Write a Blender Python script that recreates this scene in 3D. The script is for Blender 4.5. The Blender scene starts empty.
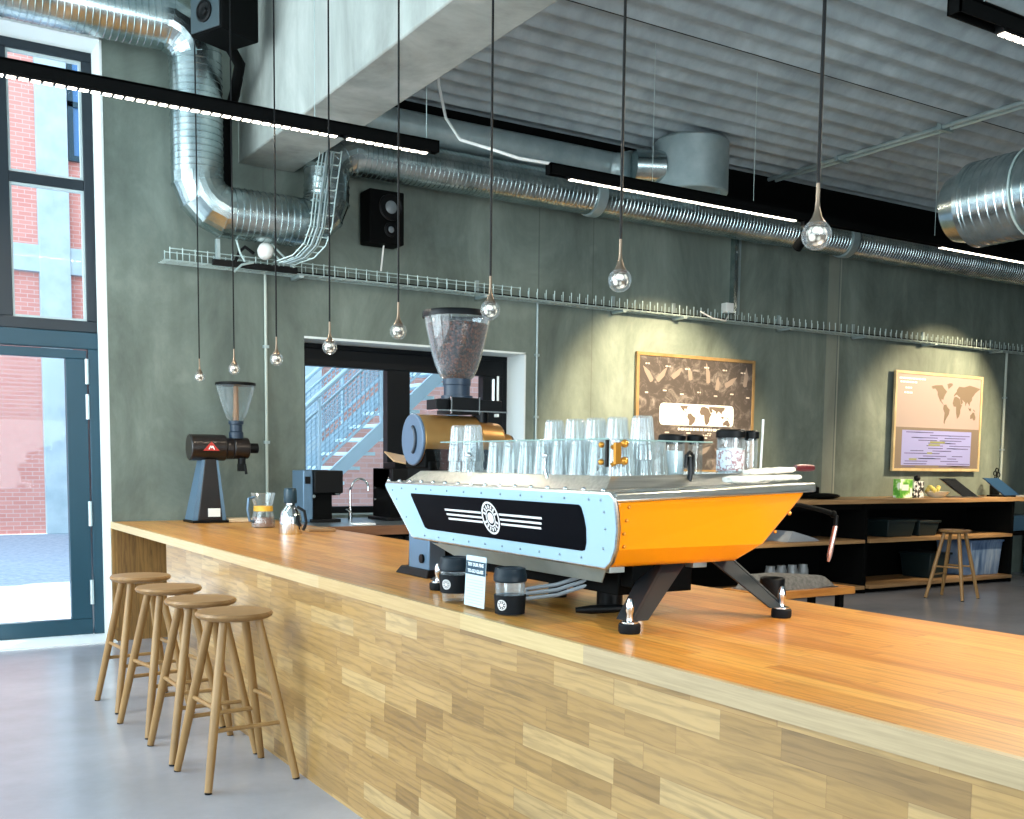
import bpy, bmesh, math, random
from mathutils import Vector, Matrix
random.seed(7)
S = bpy.context.scene
COL = S.collection
R = math.radians

# ------------------------------------------------------------------ mesh builder
class MB:
    """Collects shapes in world coordinates; build() links them as ONE mesh object."""
    def __init__(s): s.v = []; s.f = []; s.m = []; s.cur = 0
    def add(s, vs, fs):
        b = len(s.v); s.v += [Vector(q) for q in vs]
        for f in fs: s.f.append([b + i for i in f]); s.m.append(s.cur)
        return s
    def box(s, x0, x1, y0, y1, z0, z1):
        return s.add([(x, y, z) for x in (x0, x1) for y in (y0, y1) for z in (z0, z1)],
                     [(0, 1, 3, 2), (4, 6, 7, 5), (0, 4, 5, 1), (2, 3, 7, 6), (0, 2, 6, 4), (1, 5, 7, 3)])
    def hexa(s, bot, top):      # 4 bottom points, 4 top points, same order
        return s.add(list(bot) + list(top), [(3, 2, 1, 0), (4, 5, 6, 7)] + [(i, (i + 1) % 4, 4 + (i + 1) % 4, 4 + i) for i in range(4)])
    def beam(s, p, q, w, h, up=(0, 0, 1)):
        p = Vector(p); q = Vector(q); d = (q - p).normalized(); up = Vector(up)
        a = d.cross(up)
        if a.length < 1e-4: a = d.cross(Vector((1, 0, 0)))
        a.normalize(); b = a.cross(d).normalized()
        c = [a * sx * w / 2 + b * sz * h / 2 for sx, sz in ((-1, -1), (1, -1), (1, 1), (-1, 1))]
        return s.hexa([p + k for k in c], [q + k for k in c])
    def sweep(s, pts, rad, n=12, closed=False, caps=True):
        pts = [Vector(p) for p in pts]
        if not hasattr(rad, '__len__'): rad = [rad] * len(pts)
        N = len(pts); fr = None; rings = []
        for i, p in enumerate(pts):
            if closed: t = (pts[(i + 1) % N] - pts[i - 1]).normalized()
            else:
                a = (pts[i] - pts[i - 1]).normalized() if i else None
                b = (pts[i + 1] - pts[i]).normalized() if i < N - 1 else None
                t = (a + b).normalized() if a and b and (a + b).length > 1e-5 else (a or b)
            if fr is None:
                u = Vector((0, 0, 1)) if abs(t.z) < .9 else Vector((1, 0, 0))
                fr = (u - t * u.dot(t)).normalized()
            else: fr = (fr - t * fr.dot(t)).normalized()
            w = t.cross(fr)
            k = 1.0
            if not closed and 0 < i < N - 1 and a and b: k = 1.0
            rings.append([p + (fr * math.cos(2 * math.pi * j / n) + w * math.sin(2 * math.pi * j / n)) * rad[i] for j in range(n)])
        vs = [v for r in rings for v in r]; fs = []
        for i in range(N if closed else N - 1):
            a0 = i * n; b0 = ((i + 1) % N) * n
            for j in range(n): fs.append((a0 + j, a0 + (j + 1) % n, b0 + (j + 1) % n, b0 + j))
        if caps and not closed: fs += [tuple(range(n - 1, -1, -1)), tuple((N - 1) * n + j for j in range(n))]
        return s.add(vs, fs)
    def cyl(s, p, q, r0, r1=None, n=20): return s.sweep([p, q], [r0, r0 if r1 is None else r1], n)
    def lathe(s, c, prof, n=24, M=None, flute=0, nf=10):
        """prof = [(r, z)]; revolved about the vertical through c (or about M's z axis)."""
        c = Vector(c); vs = []; fs = []; idx = []
        for r, z in prof:
            if r < 1e-6:
                idx.append([len(vs)]); vs.append(Vector((0, 0, z)))
            else:
                row = []
                for j in range(n):
                    a = 2 * math.pi * j / n; rr = r * (1 - flute * (.5 + .5 * math.cos(nf * a))) if flute else r
                    row.append(len(vs)); vs.append(Vector((rr * math.cos(a), rr * math.sin(a), z)))
                idx.append(row)
        for A, B in zip(idx, idx[1:]):
            if len(A) == 1 and len(B) == 1: continue
            for j in range(n):
                k = (j + 1) % n
                if len(A) == 1: fs.append((A[0], B[k], B[j]))
                elif len(B) == 1: fs.append((A[j], A[k], B[0]))
                else: fs.append((A[j], A[k], B[k], B[j]))
        if M is not None: vs = [M @ v for v in vs]
        return s.add([c + v for v in vs], fs)
    def prism(s, poly, ext):
        ext = Vector(ext); n = len(poly); a = [Vector(p) for p in poly]
        return s.add(a + [p + ext for p in a], [tuple(range(n)), tuple(range(2 * n - 1, n - 1, -1))] + [(i, i + n, (i + 1) % n + n, (i + 1) % n) for i in range(n)])
    def ball(s, c, r, n=20, m=12, sc=(1, 1, 1)):
        return s.lathe(c, [(r * math.sin(math.pi * i / m) if 0 < i < m else 0, -r * math.cos(math.pi * i / m)) for i in range(m + 1)], n, Matrix.Diagonal(sc))
    def build(s, name, mat, parent=None, loc=None, smooth=35, bevel=0, seg=2):
        me = bpy.data.meshes.new(name)
        org = Vector(loc) if loc is not None else Vector((0, 0, 0))
        if parent is not None:
            p = parent; org = Vector((0, 0, 0))
            while p is not None: org += p.location; p = p.parent
        me.from_pydata([v - org for v in s.v], [], s.f)
        for m in (mat if isinstance(mat, (list, tuple)) else [mat]): me.materials.append(m)
        bm = bmesh.new(); bm.from_mesh(me)
        for f, i in zip(bm.faces, s.m): f.material_index = i
        bmesh.ops.recalc_face_normals(bm, faces=bm.faces); bm.to_mesh(me); bm.free()
        if smooth:
            me.polygons.foreach_set('use_smooth', [True] * len(me.polygons)); me.set_sharp_from_angle(angle=R(smooth))
        o = bpy.data.objects.new(name, me); COL.objects.link(o)
        if parent is not None: o.parent = parent
        elif loc is not None: o.location = loc
        if bevel:
            b = o.modifiers.new('bevel', 'BEVEL'); b.width = bevel; b.segments = seg; b.limit_method = 'ANGLE'; b.angle_limit = R(40)
        return o

def tag(o, label, cat, group=None, kind=None):
    o['label'] = label; o['category'] = cat
    if group: o['group'] = group
    if kind: o['kind'] = kind
    return o
def thing(name, label, cat, loc, group=None):
    o = bpy.data.objects.new(name, None); COL.objects.link(o); o.location = loc; o.empty_display_size = .1
    return tag(o, label, cat, group)
def struct(o): o['kind'] = 'structure'; return o
def sroot(name, loc=(0, 0, 0)):
    o = bpy.data.objects.new(name, None); COL.objects.link(o); o.location = loc; o['kind'] = 'structure'; return o
def dup(root, loc, label, group=None):
    r = root.copy(); COL.objects.link(r); r.location = loc; r['label'] = label
    if group: r['group'] = group
    for ch in list(root.children):
        c = ch.copy(); COL.objects.link(c); c.parent = r
        for g in list(ch.children):
            d = g.copy(); COL.objects.link(d); d.parent = c
    return r

# ------------------------------------------------------------------ materials
def lin(h):
    if isinstance(h, str):
        h = h.lstrip('#'); c = [int(h[i:i + 2], 16) / 255 for i in (0, 2, 4)]
    else: c = h
    return tuple(x / 12.92 if x <= .04045 else ((x + .055) / 1.055) ** 2.4 for x in c) + (1,)
def mat(name, col, rough=.5, metal=0, coat=0, trans=0, ior=1.45, emit=None, es=0, spec=None):
    m = bpy.data.materials.new(name); m.use_nodes = True
    b = m.node_tree.nodes['Principled BSDF']; I = b.inputs
    I['Base Color'].default_value = lin(col); I['Roughness'].default_value = rough; I['Metallic'].default_value = metal
    I['Coat Weight'].default_value = coat; I['Coat Roughness'].default_value = .15
    I['Transmission Weight'].default_value = trans; I['IOR'].default_value = ior
    if spec is not None: I['Specular IOR Level'].default_value = spec
    if emit: I['Emission Color'].default_value = lin(emit); I['Emission Strength'].default_value = es
    return m
def nodes(m): return m.node_tree.nodes, m.node_tree.links, m.node_tree.nodes['Principled BSDF']
def ramp(N, stops):
    r = N.new('ShaderNodeValToRGB'); e = r.color_ramp.elements
    while len(e) < len(stops): e.new(.5)
    for k, (p, c) in zip(e, stops): k.position = p; k.color = lin(c) if not isinstance(c, float) else (c, c, c, 1)
    return r
def noisy(m, stops, scale=3, detail=6, stretch=(1, 1, 1), bump=0, bscale=None, coord='Object'):
    N, L, B = nodes(m)
    t = N.new('ShaderNodeTexCoord'); mp = N.new('ShaderNodeMapping'); mp.inputs['Scale'].default_value = stretch
    n = N.new('ShaderNodeTexNoise'); n.inputs['Scale'].default_value = scale; n.inputs['Detail'].default_value = detail; n.inputs['Roughness'].default_value = .62
    r = ramp(N, stops); L.new(t.outputs[coord], mp.inputs[0]); L.new(mp.outputs[0], n.inputs['Vector']); L.new(n.outputs['Fac'], r.inputs[0]); L.new(r.outputs[0], B.inputs['Base Color'])
    if bump:
        n2 = N.new('ShaderNodeTexNoise'); n2.inputs['Scale'].default_value = bscale or scale * 6; n2.inputs['Detail'].default_value = 4
        L.new(mp.outputs[0], n2.inputs['Vector']); b = N.new('ShaderNodeBump'); b.inputs['Strength'].default_value = bump; b.inputs['Distance'].default_value = .02
        L.new(n2.outputs['Fac'], b.inputs['Height']); L.new(b.outputs[0], B.inputs['Normal'])
    return m
def mixrgb(N, L, a, b, fac, mode='MIX'):
    x = N.new('ShaderNodeMix'); x.data_type = 'RGBA'; x.blend_type = mode
    for sock, val in ((x.inputs[0], fac), (x.inputs[6], a), (x.inputs[7], b)):
        if hasattr(val, 'links') or hasattr(val, 'is_linked'): L.new(val, sock)
        else: sock.default_value = val
    return x.outputs[2]
def stave_wood(name, axes, bw, bh, cols, rough=.35, coat=0.0, grain=.35, seed=0):
    """block-glued wood: staves run along the first axis named in axes (object coordinates)."""
    m = mat(name, '#b08850', rough, coat=coat); N, L, B = nodes(m)
    t = N.new('ShaderNodeTexCoord'); sep = N.new('ShaderNodeSeparateXYZ'); cmb = N.new('ShaderNodeCombineXYZ')
    L.new(t.outputs['Object'], sep.inputs[0]); L.new(sep.outputs[axes[0]], cmb.inputs[0]); L.new(sep.outputs[axes[1]], cmb.inputs[1])
    off = N.new('ShaderNodeVectorMath'); off.operation = 'ADD'; off.inputs[1].default_value = (seed * 3.7 + 20, seed * 1.3 + 20, 0); L.new(cmb.outputs[0], off.inputs[0])
    # jitter every row sideways so the joints fall irregularly
    sp2 = N.new('ShaderNodeSeparateXYZ'); L.new(off.outputs[0], sp2.inputs[0])
    def mth(op, a, b=None):
        q = N.new('ShaderNodeMath'); q.operation = op
        for i, x in enumerate((a, b)):
            if x is None: continue
            if isinstance(x, (int, float)): q.inputs[i].default_value = x
            else: L.new(x, q.inputs[i])
        return q.outputs[0]
    row = mth('FLOOR', mth('DIVIDE', sp2.outputs[1], bh))
    wn = N.new('ShaderNodeTexWhiteNoise'); wn.noise_dimensions = '1D'; L.new(row, wn.inputs['W'])
    u = mth('ADD', mth('DIVIDE', sp2.outputs[0], bw), mth('MULTIPLY', wn.outputs['Value'], 9.3))
    # uneven lengths: warp u a little
    u = mth('ADD', u, mth('MULTIPLY', mth('SINE', mth('MULTIPLY', u, 2.4)), .28))
    cell = mth('FLOOR', u)
    c2 = N.new('ShaderNodeCombineXYZ'); L.new(cell, c2.inputs[0]); L.new(row, c2.inputs[1])
    w2 = N.new('ShaderNodeTexWhiteNoise'); w2.noise_dimensions = '2D'; L.new(c2.outputs[0], w2.inputs['Vector'])
    r = ramp(N, cols); L.new(w2.outputs['Value'], r.inputs[0])
    # grain: noise stretched along the stave, different in every stave
    gv = N.new('ShaderNodeCombineXYZ'); L.new(mth('MULTIPLY', sp2.outputs[0], 2.2), gv.inputs[0]); L.new(mth('MULTIPLY', sp2.outputs[1], 26), gv.inputs[1]); L.new(mth('MULTIPLY', w2.outputs['Value'], 40), gv.inputs[2])
    gn = N.new('ShaderNodeTexNoise'); gn.inputs['Scale'].default_value = 1.6; gn.inputs['Detail'].default_value = 8; gn.inputs['Roughness'].default_value = .65; gn.inputs['Distortion'].default_value = 1.1
    L.new(gv.outputs[0], gn.inputs['Vector'])
    gr = ramp(N, [(.3, 1 - grain * 1.2), (.5, 1.0 - grain * .3), (.72, 1.0)]); L.new(gn.outputs['Fac'], gr.inputs[0])
    col = mixrgb(N, L, r.outputs[0], gr.outputs[0], 1.0, 'MULTIPLY')
    # growth rings: distorted bands, shifted from stave to stave
    g2 = N.new('ShaderNodeCombineXYZ'); L.new(mth('ADD', mth('MULTIPLY', sp2.outputs[0], 1.5), mth('MULTIPLY', w2.outputs['Value'], 17)), g2.inputs[0]); L.new(mth('ADD', mth('MULTIPLY', sp2.outputs[1], 11), mth('MULTIPLY', w2.outputs['Value'], 31)), g2.inputs[1])
    wv = N.new('ShaderNodeTexWave'); wv.bands_direction = 'Y'; wv.inputs['Scale'].default_value = .9; wv.inputs['Distortion'].default_value = 15; wv.inputs['Detail'].default_value = 4; wv.inputs['Detail Scale'].default_value = .55; wv.inputs['Detail Roughness'].default_value = .7
    L.new(g2.outputs[0], wv.inputs['Vector']); wr = ramp(N, [(.03, 1 - grain * .7), (.3, 1 - grain * .12), (1, 1.0)]); L.new(wv.outputs['Fac'], wr.inputs[0])
    col = mixrgb(N, L, col, wr.outputs[0], 1.0, 'MULTIPLY')
    # thin joint lines
    fv = mth('FRACT', mth('DIVIDE', sp2.outputs[1], bh)); fu = mth('FRACT', u)
    edge = mth('MAXIMUM', mth('GREATER_THAN', mth('ABSOLUTE', mth('SUBTRACT', fv, .5)), .488), mth('GREATER_THAN', mth('ABSOLUTE', mth('SUBTRACT', fu, .5)), .4965))
    dark = mixrgb(N, L, col, (.35, .25, .16, 1), 1.0, 'MULTIPLY')
    col = mixrgb(N, L, col, dark, mth('MULTIPLY', edge, .3))
    L.new(col, B.inputs['Base Color'])
    return m
def pane_mat(name, tint=(.96, .99, 1, 1), base=.035, edge=.6):
    m = bpy.data.materials.new(name); m.use_nodes = True; N = m.node_tree.nodes; L = m.node_tree.links; N.clear()
    o = N.new('ShaderNodeOutputMaterial'); t = N.new('ShaderNodeBsdfTransparent'); g = N.new('ShaderNodeBsdfGlossy'); x = N.new('ShaderNodeMixShader'); lw = N.new('ShaderNodeLayerWeight'); lw.inputs['Blend'].default_value = .5
    t.inputs['Color'].default_value = tint; g.inputs['Roughness'].default_value = .02
    p = N.new('ShaderNodeMath'); p.operation = 'POWER'; p.inputs[1].default_value = 5; L.new(lw.outputs['Facing'], p.inputs[0])
    a = N.new('ShaderNodeMath'); a.operation = 'MULTIPLY_ADD'; a.inputs[1].default_value = edge; a.inputs[2].default_value = base; L.new(p.outputs[0], a.inputs[0])
    L.new(a.outputs[0], x.inputs[0]); L.new(t.outputs[0], x.inputs[1]); L.new(g.outputs[0], x.inputs[2]); L.new(x.outputs[0], o.inputs[0]); return m
def brick_mat(name, c1, c2, mortar, axes=(0, 2)):
    m = mat(name, c1, .9); N, L, B = nodes(m)
    t = N.new('ShaderNodeTexCoord'); sep = N.new('ShaderNodeSeparateXYZ'); cmb = N.new('ShaderNodeCombineXYZ')
    L.new(t.outputs['Object'], sep.inputs[0]); L.new(sep.outputs[axes[0]], cmb.inputs[0]); L.new(sep.outputs[axes[1]], cmb.inputs[1])
    b = N.new('ShaderNodeTexBrick'); b.inputs['Scale'].default_value = 1; b.inputs['Brick Width'].default_value = .24; b.inputs['Row Height'].default_value = .08
    b.inputs['Mortar Size'].default_value = .008; b.inputs['Color1'].default_value = lin(c1); b.inputs['Color2'].default_value = lin(c2); b.inputs['Mortar'].default_value = lin(mortar)
    L.new(cmb.outputs[0], b.inputs['Vector']); L.new(b.outputs['Color'], B.inputs['Base Color']); return m

M = {}
M['floor'] = noisy(mat('polished_concrete', '#8a8d92', .2), [(.3, '#85878e'), (.55, '#989aa2'), (.75, '#a8aab2')], .8, 7, bump=.02, bscale=30)
M['black'] = mat('black_paint', '#08090a', .45, spec=.2)
M['blackmetal'] = mat('black_metal', '#0c0e10', .35, .2, spec=.3)
M['matteblack'] = mat('matte_black', '#060707', .7, spec=.08)
M['rubber'] = mat('black_rubber', '#0c1014', .6, spec=.2)
M['steel'] = noisy(mat('brushed_steel', '#b8bab8', .28, 1), [(.3, '#a6a8a6'), (.7, '#cfd0cc')], 4, 4, (1, 30, 30))
M['chrome'] = mat('chrome', '#dcdedf', .07, 1)
M['galv'] = noisy(mat('galvanised', '#b4bfc0', .26, 1), [(.3, '#8fa3a6'), (.7, '#c9d3d3')], 5, 5)
M['galv_dull'] = noisy(mat('galvanised_dull', '#9fb0b2', .45, .6), [(.3, '#93a6a9'), (.7, '#b2c1c2')], 4, 5)
M['wire'] = mat('zinc_wire', '#b3c6c4', .4, .4)
M['navy'] = mat('dark_blue_frame', '#143b4a', .4)
M['whiteplastic'] = mat('white_plastic', '#e4e6e2', .4)
def thin_glass(name, base, edge, gl=.05, tint=(.97, .99, 1, 1)):
    m = bpy.data.materials.new(name); m.use_nodes = True; N = m.node_tree.nodes; L = m.node_tree.links; N.clear()
    o = N.new('ShaderNodeOutputMaterial'); t = N.new('ShaderNodeBsdfTransparent'); t.inputs['Color'].default_value = tint
    d = N.new('ShaderNodeBsdfDiffuse'); d.inputs['Color'].default_value = (.86, .94, .96, 1); tl = N.new('ShaderNodeBsdfTranslucent'); tl.inputs['Color'].default_value = (.86, .94, .96, 1)
    dd = N.new('ShaderNodeMixShader'); dd.inputs[0].default_value = .5; L.new(d.outputs[0], dd.inputs[1]); L.new(tl.outputs[0], dd.inputs[2])
    lw = N.new('ShaderNodeLayerWeight'); lw.inputs['Blend'].default_value = .35
    pw = N.new('ShaderNodeMath'); pw.operation = 'POWER'; pw.inputs[1].default_value = 1.6; L.new(lw.outputs['Facing'], pw.inputs[0])
    ma = N.new('ShaderNodeMath'); ma.operation = 'MULTIPLY_ADD'; ma.inputs[1].default_value = edge; ma.inputs[2].default_value = base; ma.use_clamp = True; L.new(pw.outputs[0], ma.inputs[0])  # white diffuse towards the edges stands in for window reflections
    x1 = N.new('ShaderNodeMixShader'); L.new(ma.outputs[0], x1.inputs[0]); L.new(t.outputs[0], x1.inputs[1]); L.new(dd.outputs[0], x1.inputs[2])
    g = N.new('ShaderNodeBsdfGlossy'); g.inputs['Roughness'].default_value = .04; p5 = N.new('ShaderNodeMath'); p5.operation = 'POWER'; p5.inputs[1].default_value = 4; lw2 = N.new('ShaderNodeLayerWeight'); lw2.inputs['Blend'].default_value = .5; L.new(lw2.outputs['Facing'], p5.inputs[0])
    fr = N.new('ShaderNodeMath'); fr.operation = 'MULTIPLY_ADD'; fr.inputs[1].default_value = .8; fr.inputs[2].default_value = gl; L.new(p5.outputs[0], fr.inputs[0])
    x2 = N.new('ShaderNodeMixShader'); L.new(fr.outputs[0], x2.inputs[0]); L.new(x1.outputs[0], x2.inputs[1]); L.new(g.outputs[0], x2.inputs[2]); L.new(x2.outputs[0], o.inputs[0]); return m
M['glass'] = thin_glass('clear_glass', .02, .42)
M['tumbler'] = thin_glass('tumbler_glass', .16, .7, .12)
M['pane'] = pane_mat('window_pane', base=.006)
M['plex'] = pane_mat('clear_guard', (.98, 1, 1, 1), .02, .4)
M['brass'] = mat('brass', '#b08a52', .28, 1)
M['orange'] = mat('orange_enamel', '#f29400', .32, coat=.5)
M['panelwhite'] = mat('pale_blue_white_enamel', '#9ebccd', .4)
M['panelblack'] = mat('gloss_black_panel', '#020308', .5, spec=.05)
M['logo'] = mat('white_print', '#e6e2e0', .5)
M['led'] = mat('led_diffuser', '#ffffff', .4, emit='#fff2dc', es=9)
M['ledcore'] = mat('warm_led_core', '#ffe8c0', .4, emit='#ffe2b4', es=2.5)
M['bronze'] = mat('dark_bronze', '#857463', .32, .9)
M['crystal'] = mat('painted_sparkle', '#f2eee6', .12)
N, L, B = nodes(M['crystal']); t_ = N.new('ShaderNodeTexCoord'); v_ = N.new('ShaderNodeTexVoronoi'); v_.inputs['Scale'].default_value = 48; L.new(t_.outputs['Object'], v_.inputs['Vector'])
r_ = ramp(N, [(.1, 0.9), (.32, .35), (.55, .03)]); L.new(v_.outputs['Distance'], r_.inputs[0]); L.new(r_.outputs[0], B.inputs['Emission Strength']); rc_ = ramp(N, [(.15, '#f4f0e6'), (.42, '#bdb8ac'), (.6, '#5a554c')]); L.new(v_.outputs['Distance'], rc_.inputs[0]); L.new(rc_.outputs[0], B.inputs['Base Color']); B.inputs['Emission Color'].default_value = lin('#fff3df')  # sparkle inside the clear ball painted as pale, dark and glowing cells

def concrete(name, base, dark, light, seams=(), rough=.75, stripe=None):
    m = mat(name, base, rough); N, L, B = nodes(m)
    t = N.new('ShaderNodeTexCoord')
    mp = N.new('ShaderNodeMapping'); mp.inputs['Scale'].default_value = (1, 1, .55); L.new(t.outputs['Object'], mp.inputs[0])
    n = N.new('ShaderNodeTexNoise'); n.inputs['Scale'].default_value = 1.3; n.inputs['Detail'].default_value = 9; n.inputs['Roughness'].default_value = .68; n.inputs['Distortion'].default_value = .5
    L.new(mp.outputs[0], n.inputs['Vector']); r = ramp(N, [(.3, dark), (.52, base), (.78, light)]); L.new(n.outputs['Fac'], r.inputs[0]); col = r.outputs[0]
    mp2 = N.new('ShaderNodeMapping'); mp2.inputs['Scale'].default_value = (5, 5, .35); L.new(t.outputs['Object'], mp2.inputs[0])
    n2 = N.new('ShaderNodeTexNoise'); n2.inputs['Scale'].default_value = 1.2; n2.inputs['Detail'].default_value = 6; L.new(mp2.outputs[0], n2.inputs['Vector'])
    r2 = ramp(N, [(.35, .74), (.6, 1.0)]); L.new(n2.outputs['Fac'], r2.inputs[0]); col = mixrgb(N, L, col, r2.outputs[0], .6, 'MULTIPLY')
    # pale lime spots
    v = N.new('ShaderNodeTexNoise'); v.inputs['Scale'].default_value = 2.6; v.inputs['Detail'].default_value = 3; L.new(t.outputs['Object'], v.inputs['Vector'])
    r3 = ramp(N, [(.68, 0.0), (.8, .35)]); L.new(v.outputs['Fac'], r3.inputs[0]); col = mixrgb(N, L, col, lin(light), r3.outputs[0])
    sep = N.new('ShaderNodeSeparateXYZ'); L.new(t.outputs['Object'], sep.inputs[0])
    for x, w, c, k in seams:
        a = N.new('ShaderNodeMath'); a.operation = 'SUBTRACT'; a.inputs[1].default_value = x; L.new(sep.outputs[0], a.inputs[0])
        b = N.new('ShaderNodeMath'); b.operation = 'ABSOLUTE'; L.new(a.outputs[0], b.inputs[0])
        d = N.new('ShaderNodeMath'); d.operation = 'LESS_THAN'; d.inputs[1].default_value = w; L.new(b.outputs[0], d.inputs[0])
        e = N.new('ShaderNodeMath'); e.operation = 'MULTIPLY'; e.inputs[1].default_value = k; L.new(d.outputs[0], e.inputs[0])
        col = mixrgb(N, L, col, lin(c), e.outputs[0])
    L.new(col, B.inputs['Base Color'])
    bp = N.new('ShaderNodeBump'); bp.inputs['Strength'].default_value = .12; bp.inputs['Distance'].default_value = .03
    L.new(n.outputs['Fac'], bp.inputs['Height']); L.new(bp.outputs[0], B.inputs['Normal'])
    return m
M['wall'] = concrete('concrete_wall', '#6f7a71', '#545d56', '#909a90', [(6.35, .006, '#4a4f49', .5), (9.85, .09, '#98998a', .45), (9.97, .012, '#c2c0b0', .35), (2.95, .01, '#59615a', .4), (5.7, .008, '#4a504a', .5)])
M['beamc'] = concrete('beam_concrete', '#a8aea8', '#8a8f89', '#c9cdc7')
M['ceil'] = concrete('ceiling_concrete', '#9fabaf', '#88969a', '#bccacd')
M['plaster'] = mat('white_plaster', '#d6dcda', .7)
WOODF = [(0, '#95713f'), (.12, '#a57f49'), (.4, '#af8850'), (.75, '#b8925a'), (.93, '#c3a16c'), (1, '#8a6638')]
WOODT = [(0, '#c27e35'), (.25, '#cd8b3c'), (.55, '#d59443'), (.85, '#dda14d'), (1, '#b9762c')]
M['front'] = stave_wood('oak_stave_front', (1, 2), .31, .072, WOODF, .34, coat=.2, grain=.29)
M['ctop'] = stave_wood('oiled_oak_top', (1, 0), 1.1, .062, WOODT, .33, coat=.1, grain=.3, seed=2)
M['cedge'] = stave_wood('oak_edge', (1, 2), .95, .4, [(0, '#b39467'), (.4, '#bb9d70'), (.8, '#c7ab7e'), (1, '#dcc08f')], .35, grain=.25, seed=5)
M['oakdark'] = stave_wood('vertical_boards', (2, 0), 3.0, .14, [(0, '#7d5c34'), (.5, '#94703f'), (1, '#a9834d')], .5, grain=.4, seed=3)
M['stool'] = noisy(mat('oiled_oak_stool', '#b28a56', .4), [(.3, '#846239'), (.6, '#9c784a'), (.8, '#ab8757')], 6, 6, (1, 1, .25))
M['stoolseat'] = noisy(mat('oak_seat', '#a07a4c', .38), [(.3, '#785734'), (.6, '#8f6c43'), (.8, '#9f7b50')], 5, 6, (1, 9, 1))
M['shelfwood'] = noisy(mat('shelf_wood', '#9a7650', .45), [(.3, '#80603e'), (.7, '#ad8a60')], 3, 6, (.6, 8, 8))

# ------------------------------------------------------------------ setting
WY = 8.75           # inner face of the wall behind the bar
def wall_cells(mb, a0, a1, z0, z1, t0, t1, holes, axis):
    As = sorted({a0, a1, *[h[0] for h in holes], *[h[1] for h in holes]}); Zs = sorted({z0, z1, *[h[2] for h in holes], *[h[3] for h in holes]})
    for i in range(len(As) - 1):
        for j in range(len(Zs) - 1):
            ca = (As[i] + As[i + 1]) / 2; cz = (Zs[j] + Zs[j + 1]) / 2
            if any(h[0] < ca < h[1] and h[2] < cz < h[3] for h in holes): continue
            if axis == 'x': mb.box(As[i], As[i + 1], t0, t1, Zs[j], Zs[j + 1])
            else: mb.box(t0, t1, As[i], As[i + 1], Zs[j], Zs[j + 1])
    bm = bmesh.new()
    return mb
mb = MB(); wall_cells(mb, -3.5, 13.9, 0, 6, WY, WY + .45, [(-1.8, 1.69, 0, 4.64), (3.30, 5.56, .97, 2.515)], 'x')
struct(mb.build('wall_back', M['wall'], smooth=0))
struct(MB().box(-3.5, 14, -5, WY + .45, -.12, 0).build('floor', M['floor'], smooth=0))
mb = MB(); wall_cells(mb, -5, WY, 0, 6, -3.5, -3.2, [(-3.6, -.8, .25, 4.2), (.2, 3.4, .25, 4.6), (3.9, 8.2, .25, 5.5)], 'y')
struct(mb.build('wall_left', M['plaster'], smooth=0))
mb = MB(); wall_cells(mb, -3.5, 14, 0, 6, -5.3, -5, [(-2.8, -.6, .25, 5.3), (.2, 4.4, .25, 4.2)], 'x')
struct(mb.build('wall_front', M['plaster'], smooth=0))
struct(MB().box(13.9, 14.2, -5, WY + .45, 0, 6).build('wall_right', mat('dark_end_wall', '#3a4240', .7), smooth=0))
# ribbed ceiling of the right bay, with a narrow gap between planks every 1.52 m
mb = MB(); ZC = 4.6; ys = []; y = -5.0
GR = [6.15 + 1.52 * k for k in range(-8, 3)]
step = .0225
n = int((WY + 5) / step)
for i in range(n + 1):
    yy = -5 + (WY + 5) * i / n
    d = min(abs(yy - g) for g in GR)
    z = ZC + .03 * math.sin((yy - 6.15) / .253 * 2 * math.pi) + .012 * math.sin((yy - 6.15) / .253 * 4 * math.pi + 1)
    if d < .024: z = ZC + .07
    ys.append((yy, z))
vs = []
for yy, z in ys: vs += [(2.98, yy, z), (14.2, yy, z)]
mb.add(vs, [(2 * i, 2 * i + 1, 2 * i + 3, 2 * i + 2) for i in range(n)])
mb.box(2.98, 14.2, -5, WY, ZC + .1, ZC + .35)
mb.cur = 1
for g in GR: mb.box(2.98, 14.2, g - .016, g + .016, ZC - .012, ZC + .06)
struct(mb.build('ceiling', [M['ceil'], M['matteblack']], smooth=50))
struct(MB().box(-3.5, 3.2, -5.3, WY + .45, 6, 6.3).build('ceiling_upper', M['ceil'], smooth=0))
struct(MB().box(2.74, 3.22, -5, WY, 3.87, 6).build('trim_1', M['beamc'], bevel=.012))
struct(MB().box(3.22, 13.9, 8.58, WY - .002, 4.26, 4.62).build('wall_shade_strip', M['matteblack'], bevel=.006))  # black strip added where the upper wall lies in the duct's shade
struct(MB().box(3.22, 14.2, -5, WY + .45, 4.96, 6.0).build('ceiling_slab', M['ceil'], smooth=0))

def rect_frame(mb, x0, x1, z0, z1, y0, y1, t):
    mb.box(x0, x1, y0, y1, z1 - t, z1); mb.box(x0, x1, y0, y1, z0, z0 + t); mb.box(x0, x0 + t, y0, y1, z0 + t, z1 - t); mb.box(x1 - t, x1, y0, y1, z0 + t, z1 - t)
    return mb
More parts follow.
